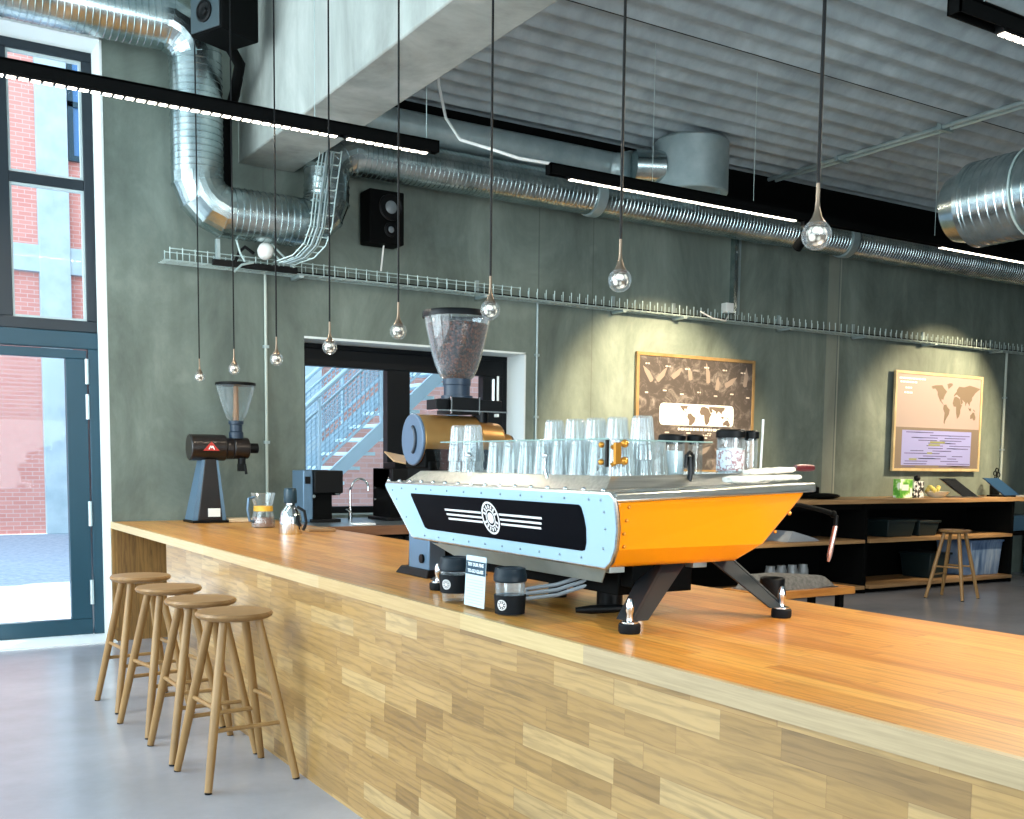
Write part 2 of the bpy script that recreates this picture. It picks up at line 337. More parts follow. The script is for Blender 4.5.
# tall window over the glass door
FY0, FY1 = 9.07, 9.17
w1 = sroot('window_1', (0, FY0, 2.45))
mb = rect_frame(MB(), -1.8, 1.69, 2.45, 4.64, FY0, FY1, .09)
for x in (1.01, -.05, -1.0): mb.box(x - .05, x + .05, FY0, FY1, 2.54, 4.55)
mb.box(-1.71, 1.60, FY0 + .005, FY1 - .005, 3.56, 3.64)
mb.build('window_frame', mat('blue_black_frame', '#101d26', .4), w1, bevel=.006)
MB().box(-1.7, 1.6, FY0 + .045, FY0 + .055, 2.54, 4.55).build('window_pane', M['pane'], w1, smooth=0)
mb = MB()
for x0, x1 in ((1.06, 1.60), (0, .96)):
    rect_frame(mb, x0, x1, 2.54, 3.56, FY0 + .02, FY0 + .06, .018); rect_frame(mb, x0, x1, 3.64, 4.55, FY0 + .02, FY0 + .06, .018)
mb.build('glazing_bead', mat('bead_grey', '#aebcbd', .5), w1)
d1 = sroot('door_1', (0, FY0, 0))
mb = MB(); mb.box(-1.8, 1.69, FY0 - .01, FY1, 2.32, 2.45); mb.box(1.60, 1.69, FY0 - .01, FY1, 0, 2.32); mb.box(-1.8, -1.7, FY0 - .01, FY1, 0, 2.32); mb.box(.0, .09, FY0 - .01, FY1, 0, 2.32)
mb.build('door_frame', M['navy'], d1, bevel=.006)
for x0, x1 in ((.09, 1.60), (-1.7, 0)):
    lf = MB(); lf.box(x0 + .01, x1 - .01, FY0 + .005, FY1 - .02, .01, .14); lf.box(x0 + .01, x1 - .01, FY0 + .005, FY1 - .02, 2.24, 2.31)
    lf.box(x0 + .01, x0 + .15, FY0 + .005, FY1 - .02, .14, 2.24); lf.box(x1 - .17, x1 - .01, FY0 + .005, FY1 - .02, .14, 2.24)
    lf = lf.build('door_leaf', M['navy'], d1, bevel=.005)
    MB().box(x0 + .14, x1 - .16, FY0 + .035, FY0 + .045, .13, 2.25).build('door_pane', M['pane'], lf, smooth=0)
for z in (2.14, 1.86, 1.0, .36):
    MB().cyl((1.585, FY0 - .012, z - .1), (1.585, FY0 - .012, z + .1), .016).build('hinge', mat('hinge_steel', '#b9c4c6', .35, .8), d1)
struct(MB().box(-1.8, 1.69, 8.62, 9.2, 0, .012).build('trim_3', mat('pale_threshold', '#dfe4e6', .35), smooth=0))
# white reveal linings
mb = MB(); mb.box(1.675, 1.692, WY - .004, FY0, 0, 4.64); mb.box(-1.8, 1.692, WY - .004, FY0, 4.622, 4.642)
struct(mb.build('trim_4', M['plaster'], smooth=0))
# window to the stair yard
w2 = sroot('window_2', (3.3, FY0, .97))
mb = rect_frame(MB(), 3.30, 5.56, .97, 2.515, FY0, FY1, .06)
mb.box(3.36, 5.50, FY0, FY1, 2.30, 2.455); mb.box(4.235, 4.47, FY0, FY1, 1.03, 2.30); mb.box(3.36, 3.43, FY0, FY1, 1.03, 2.30); mb.box(5.27, 5.5, FY0, FY1, 1.03, 2.30)
mb.build('window_frame', mat('near_black_frame', '#0a0e12', .45, spec=.2), w2, bevel=.005)
MB().box(3.42, 5.28, FY0 + .045, FY0 + .055, 1.02, 2.31).build('window_pane', M['pane'], w2, smooth=0)
mb = MB(); mb.box(5.40, 5.425, FY0 - .05, FY0, 1.9, 2.06); mb.cyl((5.41, FY0 - .05, 2.0), (5.41, FY0 - .05, 2.3), .012)
mb.build('window_handle', M['whiteplastic'], w2)
mb = MB(); mb.box(5.545, 5.562, WY - .004, FY0, .97, 2.515); mb.box(3.3, 5.562, WY - .004, FY0, 2.498, 2.517)
struct(mb.build('trim_5', M['plaster'], smooth=0))
# dark blue door at the far right end
d2 = sroot('door_2', (13.88, 7.6, 0))
MB().box(13.84, 13.9, 6.9, 8.6, 0, 2.35).build('door_leaf', mat('blue_door', '#26344f', .4), d2, bevel=.006)
mb = MB(); mb.box(13.8, 13.9, 8.6, 8.68, 0, 2.42); mb.box(13.8, 13.9, 6.82, 6.9, 0, 2.42); mb.box(13.8, 13.9, 6.82, 8.68, 2.35, 2.42)
mb.build('door_frame', M['navy'], d2, bevel=.004)

# ------------------------------------------------------------------ outside
struct(MB().box(-30, 40, WY + .45, 22, -.14, -.02).build('ground', noisy(mat('courtyard_paving', '#99a2b0', .85), [(.35, '#8b95a4'), (.65, '#a5adb9')], 14, 5), smooth=0))
BY = 22
bb = thing('brick_building', 'red brick building with pale concrete bands across the yard', 'building', (2, BY, -.02))
MB().box(-14, 34, BY + .1, BY + 6, -.02, 13.5).build('brick_wall', brick_mat('pink_brick', '#d58a80', '#de988d', '#dcb3a9'), bb, smooth=0)
mb = MB()
for x in (-9.0, -5.1, -.95, 3.05, 7.1, 11.2, 15.3): mb.box(x, x + .55, BY - .06, BY + .12, -.02, 13.5)
for z in (4.95, 9.4): mb.box(-14, 34, BY - .03, BY + .12, z, z + .5)
mb.build('concrete_band', noisy(mat('facade_concrete', '#b9c8cf', .85), [(.3, '#a9bac2'), (.7, '#c6d3d8')], 2, 5), bb, bevel=.01)
for x in (3.62, 7.67, 11.8, -.4):
    f = MB(); rect_frame(f, x, x + 1.5, 7.1, 9.2, BY + .02, BY + .12, .1); f.box(x, x + 1.5, BY + .02, BY + .12, 8.1, 8.2); f = f.build('window', M['navy'], bb)
    MB().box(x + .08, x + 1.42, BY + .06, BY + .09, 7.18, 9.12).build('pane', mat('blue_glass', '#3f74a8', .1), f, smooth=0)
# steel stair in the yard, rising to the right beyond the window
st = thing('steel_staircase', 'pale blue steel stair with wire mesh railings outside the back window', 'staircase', (4.2, 12, -.02))
SB = mat('galvanised_blue', '#b6c9d6', .5, .2)
sx0, sz0, slope = 3.7, .35, .88
P_ = lambda x, dz, yy: (x, yy, sz0 + (x - sx0) * slope + dz)
for yy in (11.7, 12.9):
    mb = MB(); mb.beam(P_(sx0, 0, yy), P_(8.6, 0, yy), .05, .15); mb.build('stringer', SB, st)
    mb = MB()
    mb.sweep([P_(sx0, 1.08, yy), P_(8.6, 1.08, yy)], .03, 10); mb.sweep([P_(sx0, .92, yy), P_(8.6, .92, yy)], .014, 8); mb.sweep([P_(sx0, .25, yy), P_(8.6, .25, yy)], .014, 8)
    for k in range(7): x = sx0 + .1 + k * .79; mb.cyl(P_(x, .1, yy), P_(x, 1.08, yy), .022, n=10)
    rl = mb.build('railing', SB, st)
    mb = MB()
    for k in range(86):
        x = sx0 + .05 + k * .057
        mb.beam(P_(x, .25, yy), P_(x, .92, yy), .010, .010)
    for k in range(12): mb.beam(P_(sx0, .27 + k * .057, yy), P_(8.6, .27 + k * .057, yy), .010, .010)
    mb.build('mesh_infill', mat('railing_mesh', '#a3bccd', .5), rl, smooth=0)
for k in range(24):
    x = sx0 + .15 + k * .2; z = P_(x, 0, 0)[2]
    MB().box(x, x + .27, 11.74, 12.86, z - .02, z + .02).build('tread', mat('pale_tread', '#d8ecf2', .6) if k == 0 else bpy.data.materials['pale_tread'], st, smooth=0)
MB().box(6.9, 9.6, 11.6, 13.0, 4.6, 4.72).build('landing', SB, st)
mb = MB()
for x, yy in ((7.0, 11.7), (9.5, 11.7), (7.0, 12.9), (9.5, 12.9)): mb.box(x - .06, x + .06, yy - .06, yy + .06, -.02, 4.6)
mb.build('support_post', SB, st)
an = thing('brick_annex', 'lower brick annex behind the outdoor steel stair', 'building', (7.6, 15.5, -.02))
MB().prism([(5.6, 15.5, -.02), (16, 15.5, -.02), (16, 20, -.02), (9.2, 20, -.02)], (0, 0, 12.52)).build('brick_wall', brick_mat('rose_brick', '#b98478', '#c9978c', '#c3a19a'), an, smooth=0)  # unseen height and slanted left side shaped to steer the sunlight
mb = MB()
for x in (5.6, 9.9): mb.box(x, x + .5, 15.42, 15.6, -.02, 12.5)
mb.box(5.6, 16, 15.44, 15.6, 3.1, 3.5)
mb.build('concrete_band', bpy.data.materials['facade_concrete'], an, bevel=.01)

# ------------------------------------------------------------------ bar counter
HC = .95; CX0, CX1 = 1.68, 2.955
bar = thing('bar_counter', 'long oak bar counter with block-glued front and orange-brown top', 'bar counter', (1.68, 4, 0))
MB().box(CX0 + .004, CX1, -.6, WY - .004, HC - .05, HC).build('countertop', M['ctop'], bar, bevel=.003)
mb = MB(); EM = []
for k, (a, b, c1, c2) in enumerate(((-.6, .9, '#a08a66', '#b39d78'), (.9, 2.33, '#a08a68', '#b8a07b'), (2.33, 3.03, '#b99d6c', '#c9ae7d'), (3.03, 4.3, '#b0905f', '#c0a171'), (4.3, 6.1, '#b89c70', '#c8ad81'), (6.1, WY - .004, '#bda277', '#cdb48a'))):
    mb.cur = k; mb.box(CX0, CX0 + .02, a, b, HC - .052, HC + .0005); EM.append(noisy(mat('edge_oak', c1, .38), [(.3, c1), (.65, c2)], 3, 8, (6, 1.2, 40)))
mb.build('top_edging', EM, bar, smooth=0)
MB().box(CX0 + .012, CX0 + .05, -.6, 7.02, 0, HC - .052).build('front_panel', M['front'], bar, smooth=0)
MB().box(CX0 + .05, 2.2, 6.97, 7.02, 0, HC - .052).build('end_panel', M['front'], bar, smooth=0)
MB().box(2.16, 2.2, 7.02, 8.7, 0, HC - .052).build('recessed_panel', M['front'], bar, smooth=0)
MB().box(CX0, 2.3, WY - .045, WY - .006, 0, HC - .052).build('board_panel', M['oakdark'], bar, smooth=0)
mb = MB(); mb.box(CX1 - .12, CX1 - .06, -.6, 7.55, .1, HC - .052); mb.box(CX0 + .1, CX1 - .2, -.6, 6.9, 0, .1)
mb.build('inner_panel', M['matteblack'], bar, smooth=0)
# back counter under the stair window
bc = thing('back_counter', 'dark steel topped back counter below the stair window', 'counter', (4.4, 8.2, 0))
MB().box(CX1 + .003, 5.95, 7.56, WY - .006, HC - .03, HC - .004).build('worktop', mat('worktop_steel', '#8f9ba0', .3, .8), bc, bevel=.003)
MB().box(CX1 + .003, 5.95, 7.53, 7.558, HC - .075, HC - .002).build('wood_edge', noisy(mat('brown_edge', '#6d482c', .4), [(.3, '#5a3820'), (.7, '#82583a')], 3, 5, (1, 12, 12)), bc, bevel=.002)
MB().box(CX1 + .02, 5.9, 7.62, WY - .02, .08, HC - .03).build('cabinet_body', M['matteblack'], bc, smooth=0)
MB().box(CX1 + .06, 5.86, 7.68, WY - .02, 0, .08).build('plinth', M['matteblack'], bc, smooth=0)
for k in range(4):
    dr = MB().box(CX1 + .05 + k * .71, CX1 + .73 + k * .71, 7.595, 7.619, .12, HC - .1).build('cabinet_door', M['black'], bc, bevel=.003)
    MB().cyl((CX1 + .2 + k * .71, 7.58, HC - .16), (CX1 + .58 + k * .71, 7.58, HC - .16), .007, n=8).build('handle', M['steel'], dr)

# ------------------------------------------------------------------ bar stools
def stool(loc, rot, label, group, wood, seatwood, legs=4):
    x, y, z = loc; t = thing('bar_stool', label, 'stool', (x, y, 0), group); SH = .768
    t.rotation_euler = (0, 0, 0)
    prof = [(0, SH - .036), (.145, SH - .036), (.168, SH - .026), (.173, SH - .014), (.166, SH - .003), (.13, SH), (0, SH + .001)]
    MB().lathe((x, y, 0), prof, 40).build('seat', seatwood, t, smooth=50)
    ft = []
    for k in range(4):
        a = rot + math.pi / 4 + k * math.pi / 2
        top = Vector((x + .115 * math.cos(a), y + .115 * math.sin(a), SH - .034)); bot = Vector((x + .29 * math.cos(a), y + .29 * math.sin(a), .006))
        lg = MB(); pts = [bot.lerp(top, i / 6) for i in range(7)]
        lg.sweep(pts, [.017, .019, .0205, .0215, .0215, .0205, .019], 12); lg = lg.build('leg', wood, t, smooth=60)
        MB().cyl((bot.x, bot.y, 0), (bot.x, bot.y, .012), .016, n=12).build('foot_pad', M['rubber'], lg)
        ft.append((bot, top))
    for k, h in enumerate((.27, .37, .27, .37)):
        a, b = ft[k], ft[(k + 1) % 4]; f = h / SH
        MB().cyl(a[0].lerp(a[1], f), b[0].lerp(b[1], f), .0105, n=10).build('stretcher', wood, t, smooth=60)
    return t
G = 'oak bar stools at the counter'
s1 = stool((1.43, 4.70, 0), R(4), 'round oak bar stool nearest the camera, last of the row of four', G, M['stool'], M['stoolseat'])
for (x, y), lb in zip(((1.415, 5.20), (1.40, 5.77), (1.39, 6.40)),
        ('round oak bar stool directly behind the nearest one along the counter', 'round oak bar stool third from the camera, second from the glass door', 'round oak bar stool farthest from the camera, closest to the glass door')):
    o = dup(s1, (x, y, 0), lb, G); o.rotation_euler = (0, 0, R({5.2: -3, 5.77: 4, 6.4: 1}[y]))
stool((10.3, 7.3, 0), R(12), 'lone wooden stool in front of the dark wall table', None, M['stool'], M['stoolseat'])

# ------------------------------------------------------------------ ventilation
def ribbed(p, q, r, pitch=.047, n=28):
    p = Vector(p); q = Vector(q); L_ = (q - p).length; d = (q - p) / L_; pts = []; rad = []; k = max(1, int(L_ / pitch))
    for i in range(k):
        s0 = L_ * i / k; w = L_ / k
        for t, dr in ((.04, 0), (.10, .007), (.20, .007), (.26, 0), (.93, 0)):
            pts.append(p + d * (s0 + w * t)); rad.append(r + dr * .65)
    return MB().sweep([p] + pts + [q], [r] + rad + [r], n, caps=False)
def elbow(c0, d0, d1, rb, r, n=28, gores=4):
    """gored bend: starts at c0 heading d0, turns to d1 with centreline radius rb"""
    c0 = Vector(c0); d0 = Vector(d0); d1 = Vector(d1); pts = [c0]; k = gores
    for i in range(1, k + 1):
        a = math.pi / 2 * (i - .5) / k
        rr = rb / math.cos(math.pi / 4 / k)
        pts.append(c0 + d0 * rr * math.sin(a) + d1 * (rb - rr * math.cos(a)))
    pts.append(c0 + d0 * rb + d1 * rb)
    mb = MB().sweep(pts, r, n, caps=False)
    for p, q in zip(pts[1:-1], pts[2:-1]): pass
    for i in range(1, len(pts) - 1):
        a = (pts[i] - pts[i - 1]).normalized(); b = (pts[i + 1] - pts[i]).normalized(); t = (a + b).normalized()
        mb.sweep([pts[i] - t * .006, pts[i] + t * .006], r + .006, n)
    return mb
DY = 8.4; DR = .185
du = thing('spiral_duct', 'long ribbed silver spiral duct bending down and running along the back wall', 'ventilation duct', (2.31, DY, 4.0))
bend = .25
X1, X2, Z1, Z2, Z3 = 2.31, 3.37, 4.72, 3.385, 4.0
ribbed((-3.15, DY, Z1), (X1 - bend, DY, Z1), DR + .01).build('duct_section', M['galv'], du)
elbow((X1 - bend, DY, Z1), (1, 0, 0), (0, 0, -1), bend, DR + .01).build('elbow', M['galv'], du, smooth=12)
ribbed((X1, DY, Z1 - bend), (X1, DY, Z2 + bend), DR + .01).build('duct_section', M['galv'], du)
elbow((X1, DY, Z2 + bend), (0, 0, -1), (1, 0, 0), bend, DR + .01).build('elbow', M['galv'], du, smooth=12)
ribbed((X1 + bend, DY, Z2), (X2 - bend, DY, Z2), DR + .01).build('duct_section', M['galv'], du)
elbow((X2 - bend, DY, Z2), (1, 0, 0), (0, 0, 1), bend, DR).build('elbow', M['galv'], du, smooth=12)
ribbed((X2, DY, Z2 + bend), (X2, DY, Z3 - bend), DR).build('duct_section', M['galv'], du)
elbow((X2, DY, Z3 - bend), (0, 0, 1), (1, 0, 0), bend, DR).build('elbow', M['galv'], du, smooth=12)
ribbed((X2 + bend, DY, Z3), (13.88, DY, Z3), DR - .015, .045).build('duct_section', M['galv'], du)
for x in (6.08, 9.6): MB().sweep([(x - .05, DY, Z3), (x + .05, DY, Z3)], DR + .005, 28).build('collar', M['galv_dull'], du)
# plain second duct over it, with branch and drum
d2_ = thing('branch_duct', 'plain grey duct above the ribbed one, ending in an upright drum', 'ventilation duct', (7.2, 8.1, 4.05))
MB().sweep([(3.7, 8.42, 4.32), (6.35, 8.42, 4.32)], .13, 24, caps=True).build('duct_section', M['galv_dull'], d2_)
elbow((6.2, 8.42, 4.30), (1, 0, 0), (0, -1, 0), .2, .135, gores=3).build('elbow', M['galv_dull'], d2_, smooth=12)
mb = MB(); mb.lathe((6.95, 8.0, 0), [(0, 4.1), (.29, 4.1), (.29, 4.06), (.35, 4.05), (.36, 4.06), (.36, 4.53), (.34, 4.555), (0, 4.555)], 40)
mb.build('drum', M['galv_dull'], d2_)
mb = MB().sweep([(6.38, 8.16, 4.28), (6.64, 8.05, 4.28)], .15, 24); mb.build('spigot', M['galv'], d2_)
# large duct coming towards the room on the right
BXX, BZ, BR = 7.05, 3.37, .30
bd = thing('large_duct', 'large ribbed silver duct with stepped end hanging on the right', 'ventilation duct', (BXX, 3, BZ))
ribbed((BXX, -1.5, BZ), (BXX, 4.93, BZ), BR, .065, 36).build('duct_section', M['galv'], bd)
MB().lathe((BXX, 4.9, BZ), [(0, .10), (.19, .10), (.19, .2), (.2, .21), (.24, .2), (.27, .06), (BR + .006, .04), (BR + .006, 0), (BR - .02, -.02)], 40, Matrix.Rotation(R(-90), 3, 'X')).build('reducer', M['galv'], bd)
mb = MB()
for yy in (4.5, 2.3, .2):
    mb.sweep([(BXX + (BR + .008) * math.sin(a), yy, BZ + (BR + .008) * math.cos(a)) for a in [2 * math.pi * i / 36 for i in range(36)]], .008, 6, closed=True)
    mb.cyl((BXX, yy, BZ + BR), (BXX, yy, ZC + .03), .004, n=6)
mb.build('hanger', M['wire'], bd)
# ceiling pipes
cp = thing('ceiling_conduit', 'pair of thin grey conduits running along the ribbed ceiling', 'conduit', (8.62, 5, ZC - .04))
MB().sweep([(8.55, -2, ZC - .045), (8.55, 8.56, ZC - .045)], .022, 10).build('conduit_tube', M['galv_dull'], cp)
MB().sweep([(8.66, -2, ZC - .04), (8.66, 8.56, ZC - .04)], .018, 10).build('conduit_tube', M['wire'], cp)
for yy in (7.6, 6.4, 5.2, 4.0): MB().box(8.51, 8.70, yy - .02, yy + .02, ZC - .075, ZC).build('clip', M['galv_dull'], cp)

# ------------------------------------------------------------------ loudspeakers
sp = thing('loudspeaker', 'black loudspeaker with grey baffle mounted high beside the concrete beam', 'speaker', (2.45, 8.1, 4.5))
A = Matrix.Rotation(R(24), 4, 'Z'); spc = Vector((2.31, 7.80, 4.727))
def tr(mb, Mx, c):
    mb.v = [c + (Mx @ v) for v in mb.v]; return mb
tr(MB().box(-.11, .23, -.17, .17, -.26, .30), A, spc).build('cabinet', M['matteblack'], sp, bevel=.012)
tr(MB().box(-.122, -.111, -.15, .15, -.245, .285), A, spc).build('baffle', mat('grey_baffle', '#39474c', .5), sp, bevel=.004)
for z, r_ in ((.10, .115), (-.12, .062)):
    fr = tr(MB().lathe((-.122, 0, z), [(r_ + .014, 0), (r_ + .014, .012), (r_, .016), (r_ * .9, .008), (r_ * .9, 0)], 32, Matrix.Rotation(R(-90), 3, 'Y')), A, spc).build('driver_ring', M['black'], sp)
    tr(MB().lathe((-.123, 0, z), [(r_ * .9, .008), (r_ * .45, .001), (r_ * .36, .012), (0, .018)], 32, Matrix.Rotation(R(-90), 3, 'Y')), A, spc).build('driver_cone', mat('speaker_cone', '#8fa0a6', .4) if z > 0 else M['black'], fr)
MB().sweep([(2.42, 7.98, 4.53), (2.56, 8.1, 4.42), (2.61, 8.4, 4.3), (2.62, 8.66, 4.15), (2.62, 8.66, 3.45)], .042, 12).build('mounting_pole', M['matteblack'], sp)
s2 = thing('loudspeaker', 'black wall loudspeaker under the ribbed duct above the cable tray', 'speaker', (3.96, 8.6, 3.3))
MB().box(3.80, 4.13, 8.5, 8.71, 3.33, 3.78).build('cabinet', M['matteblack'], s2, bevel=.012)
for z, r_ in ((3.64, .1), (3.45, .05)):
    fr = MB().lathe((4.0, 8.5, z), [(r_ + .012, 0), (r_ + .012, .008), (r_, .012), (r_ * .9, .004), (0, .004)], 32, Matrix.Rotation(R(90), 3, 'X')).build('driver_ring', M['black'], s2)
    MB().lathe((4.0, 8.49, z), [(r_ * .55, 0), (r_ * .3, .012), (0, .016)], 24, Matrix.Rotation(R(90), 3, 'X')).build('driver_cone', mat('dust_cap', '#6b7275', .35), fr)
MB().sweep([(3.98, 8.6, 3.34), (3.98, 8.66, 3.12)], .008, 6).build('cable', M['whiteplastic'], s2)
MB().box(3.9, 4.06, 8.705, WY - .003, 3.48, 3.66).build('bracket', M['black'], s2)

# ------------------------------------------------------------------ light tracks
TY, TZ = 6.42, 3.52
def track(name_label, x0, x1, y, z, leds, hang):
    t = thing('track_light', name_label, 'light', (x0, y, z))
    mb = MB(); mb.box(x0, x1, y - .035, y - .03 + .004, z - .02, z + .05); mb.box(x0, x1, y + .026, y + .035, z - .02, z + .05); mb.box(x0, x1, y - .035, y + .035, z + .042, z + .055)
    mb.box(x0, x0 + .008, y - .035, y + .035, z - .02, z + .055); mb.box(x1 - .008, x1, y - .035, y + .035, z - .02, z + .055)
    mb.build('rail', M['matteblack'], t, smooth=0)
    for a, b in leds:
        md = MB().box(a, b, y - .025, y + .025, z - .03, z + .02).build('led_module', M['black'], t, bevel=.003)
        m2 = MB(); k = max(1, int((b - a) / .062))
        for i in range(k):
            u = a + .01 + (b - a - .02) * (i + .5) / k; w = (b - a - .02) / k * .36
            m2.box(u - w, u + w, y - .019, y + .019, z - .034, z - .029)
        m2.build('led_lens', M['led'], md, smooth=0)
    for x, top in hang: MB().cyl((x, y, z + .05), (x, y, top), .0022, n=6).build('suspension_wire', M['wire'], t)
    return t
track('long black light track at upper left crossing in front of the tall window', -2.4, 3.36, TY, TZ, [(-2.2, .5), (.55, 2.66), (2.70, 3.30)], [(.2, 6.0), (2.5, 6.0), (3.28, 4.6)])
track('long black light track along the middle and right, before the ribbed duct', 4.25, 13.4, TY, TZ, [(4.42, 6.75), (8.62, 11.9)], [(5.2, ZC), (6.25, ZC), (8.55, ZC), (10.6, ZC)])
track('short black light track at the upper right corner near the ceiling', 4.19, 6.65, 3.1, 3.47, [(4.52, 6.5)], [(4.4, ZC), (6.4, ZC)])
# white flex from the ceiling to the second track
tag(MB().sweep([(3.86, 7.4, 4.59), (3.86, 7.35, 4.3), (3.84, 7.2, 4.02), (3.8, 6.9, 3.78), (3.85, 6.5, 3.62), (4.0, 6.42, 3.57), (4.28, 6.42, 3.575)], .011, 8).build('power_cord', M['whiteplastic'], loc=(3.86, 7.4, 4.59)), 'white power cord drooping from the ceiling to the middle light track', 'cord')
def spot(x, y, z, aim, label):
    t = thing('spotlight', label, 'spotlight', (x, y, z)); d = (Vector(aim) - Vector((x, y, z))).normalized()
    c = Vector((x, y, z - .16))
    MB().box(x - .02, x + .02, y - .02, y + .02, z - .06, z - .02).build('adapter', M['black'], t)
    MB().cyl((x, y, z - .05), c + Vector((0, 0, .03)), .009, n=8).build('stem', M['black'], t)
    can = MB().sweep([c - d * .1, c + d * .11], .043, 24).build('can', M['matteblack'], t)
    MB().cyl(c + d * .106, c + d * .112, .034, n=24).build('lens', M['ledcore'], can)
    return c + d * .14, d
SPOTS = [spot(6.84, TY, TZ, (7.2, WY, 1.85), 'black cylinder spotlight hanging from the middle track beside the nearest glass ball')]
SPOTS += [spot(12.45, TY, TZ, (11.85, WY, 1.95), 'black cylinder spotlight at the right end of the middle track')]

# ------------------------------------------------------------------ cable trays, conduits
ct = thing('cable_tray', 'galvanised wire mesh cable tray running along the whole back wall', 'cable tray', (8, 8.66, 3.0))
CT0, CT1, CTY0, CTY1, CTZ = 2.08, 13.6, 8.55, 8.72, 3.0
mb = MB()
for y, z in ((CTY0, CTZ), (8.605, CTZ), (8.665, CTZ), (CTY1, CTZ), (CTY0, CTZ + .09), (CTY1, CTZ + .09)): mb.cyl((CT0 if z == CTZ else CT0 + .05, y, z), (CT1 if z == CTZ else 5.35, y, z), .0045, n=6)
x = CT0 + .05
while x < CT1: mb.sweep([(x, CTY0, CTZ + .10), (x, CTY0, CTZ), (x, CTY1, CTZ), (x, CTY1, CTZ + .10)], .0045, 6); x += .098
mb.build('wire_basket', M['wire'], ct, smooth=60)
mb = MB()
for y, z, r_ in ((8.60, .015, .011), (8.63, .014, .010), (8.66, .016, .012), (8.69, .014, .010)):
    mb.sweep([(2.75 + i * .6, y + .008 * math.sin(i * 2.1 + y * 50), CTZ + z) for i in range(19)], r_, 8)
mb.build('cable_bundle', M['black'], ct)
for x in (3.2, 5.0, 6.6, 7.4, 8.95, 10.2, 11.5, 12.9):
    mb = MB(); mb.box(x - .02, x + .02, 8.54, WY - .002, CTZ - .03, CTZ - .006); mb.box(x - .02, x + .02, 8.73, WY - .002, CTZ - .03, CTZ + .15); mb.build('bracket', M['galv_dull'], ct)
vt = thing('curved_cable_tray', 'wire mesh cable tray curving up past the duct elbow to the beam', 'cable tray', (3.0, 8.1, 3.1))
mb = MB(); path = [(2.98, 8.33, 3.03), (3.08, 8.22, 3.07), (3.15, 8.15, 3.16), (3.19, 8.11, 3.3), (3.21, 8.1, 3.5), (3.24, 8.1, 3.7), (3.27, 8.1, 3.9)]
for w in (-.09, -.045, 0, .045, .09): mb.sweep([(a + w, b - (.0 if abs(w) < .06 else .05), c) for a, b, c in path], .006, 6)
for a, b, c in path: mb.sweep([(a - .09, b - .05, c), (a - .09, b, c), (a + .09, b, c), (a + .09, b - .05, c)], .006, 6)
for (a, b, c), (a2, b2, c2) in zip(path, path[1:]):
    q = ((a + a2) / 2, (b + b2) / 2, (c + c2) / 2); mb.sweep([(q[0] - .09, q[1] - .05, q[2]), (q[0] - .09, q[1], q[2]), (q[0] + .09, q[1], q[2]), (q[0] + .09, q[1] - .05, q[2])], .006, 6)
mb.build('wire_basket', M['wire'], vt, smooth=60)
mb = MB(); mb.sweep([(a - .02, b - .015, c) for a, b, c in path], .01, 8); mb.sweep([(a + .02, b - .015, c) for a, b, c in path], .009, 8)
mb.build('cable_bundle', M['galv_dull'], vt)
def conduit(x, z0, z1, r_, m, label, clips=(), y=None):
    y = y or WY - r_ - .004
    o = thing('conduit', label, 'conduit', (x, y, z0)); MB().cyl((x, y, z0), (x, y, z1), r_, n=10).build('tube', m, o)
    for z in clips: MB().box(x - r_ - .01, x + r_ + .01, y - r_ - .004, WY - .001, z - .012, z + .012).build('clip', M['galv_dull'], o)
PALE = mat('pale_conduit', '#a9b3aa', .5)
conduit(2.955, .955, 3.0, .013, PALE, 'thin pale conduit on the wall between the grinder and the stair window', (2.4, 1.6))
conduit(5.68, .95, 3.0, .012, M['galv_dull'], 'thin grey conduit right of the stair window reveal', (2.5, 1.9))
conduit(13.25, 1.09, 3.0, .018, PALE, 'pale vertical conduit right of the lilac chart poster', (2.4, 1.7))
o = thing('riser_tray', 'galvanised riser channel between ribbed duct and cable tray', 'cable channel', (8.3, 8.68, 3.1))
MB().box(8.2, 8.25, 8.68, WY - .002, 3.1, 3.95).build('channel', M['galv'], o); MB().box(8.275, 8.31, 8.70, WY - .002, 3.1, 3.95).build('cable', M['galv_dull'], o)
tag(MB().box(8.08, 8.19, 8.66, 8.745, 3.105, 3.21).build('junction_box', M['whiteplastic'], loc=(8.15, 8.7, 3.105), bevel=.006), 'small pale junction box at the foot of the riser channel', 'junction box')
tag(MB().sweep([(8.1, 8.65, 3.07), (7.95, 8.53, 2.99), (7.75, 8.52, 3.0), (7.6, 8.54, 3.06)], .008, 8).build('loose_cable', M['whiteplastic'], loc=(8.1, 8.65, 3.07)), 'loose pale cable hooked over the tray beside the junction box', 'cable')
sn = thing('motion_sensor', 'white round motion sensor on the cable tray below the duct', 'sensor', (2.85, 8.45, 3.1))
MB().lathe((2.855, 8.46, 3.11), [(0, -.01), (.05, -.01), (.062, .02), (.062, .06), (.05, .085), (.025, .1), (0, .102)], 28, Matrix.Rotation(R(62), 3, 'X') ).build('dome', M['whiteplastic'], sn)
MB().sweep([(2.80, 8.54, 3.12), (2.73, 8.56, 3.17), (2.69, 8.58, 3.13), (2.66, 8.6, 3.05)], .014, 8).build('cable', M['black'], sn)
sb = thing('tray_switch_box', 'dark steel support bar with wiring on the tray left of the sensor', 'bracket', (2.7, 8.55, 3.0))
MB().box(2.44, 3.14, 8.46, 8.5, 2.985, 3.03).build('support_bar', M['black'], sb, bevel=.004)
MB().box(2.465, 2.495, 8.45, 8.49, 3.03, 3.185).build('hanger_strip', M['galv_dull'], sb)
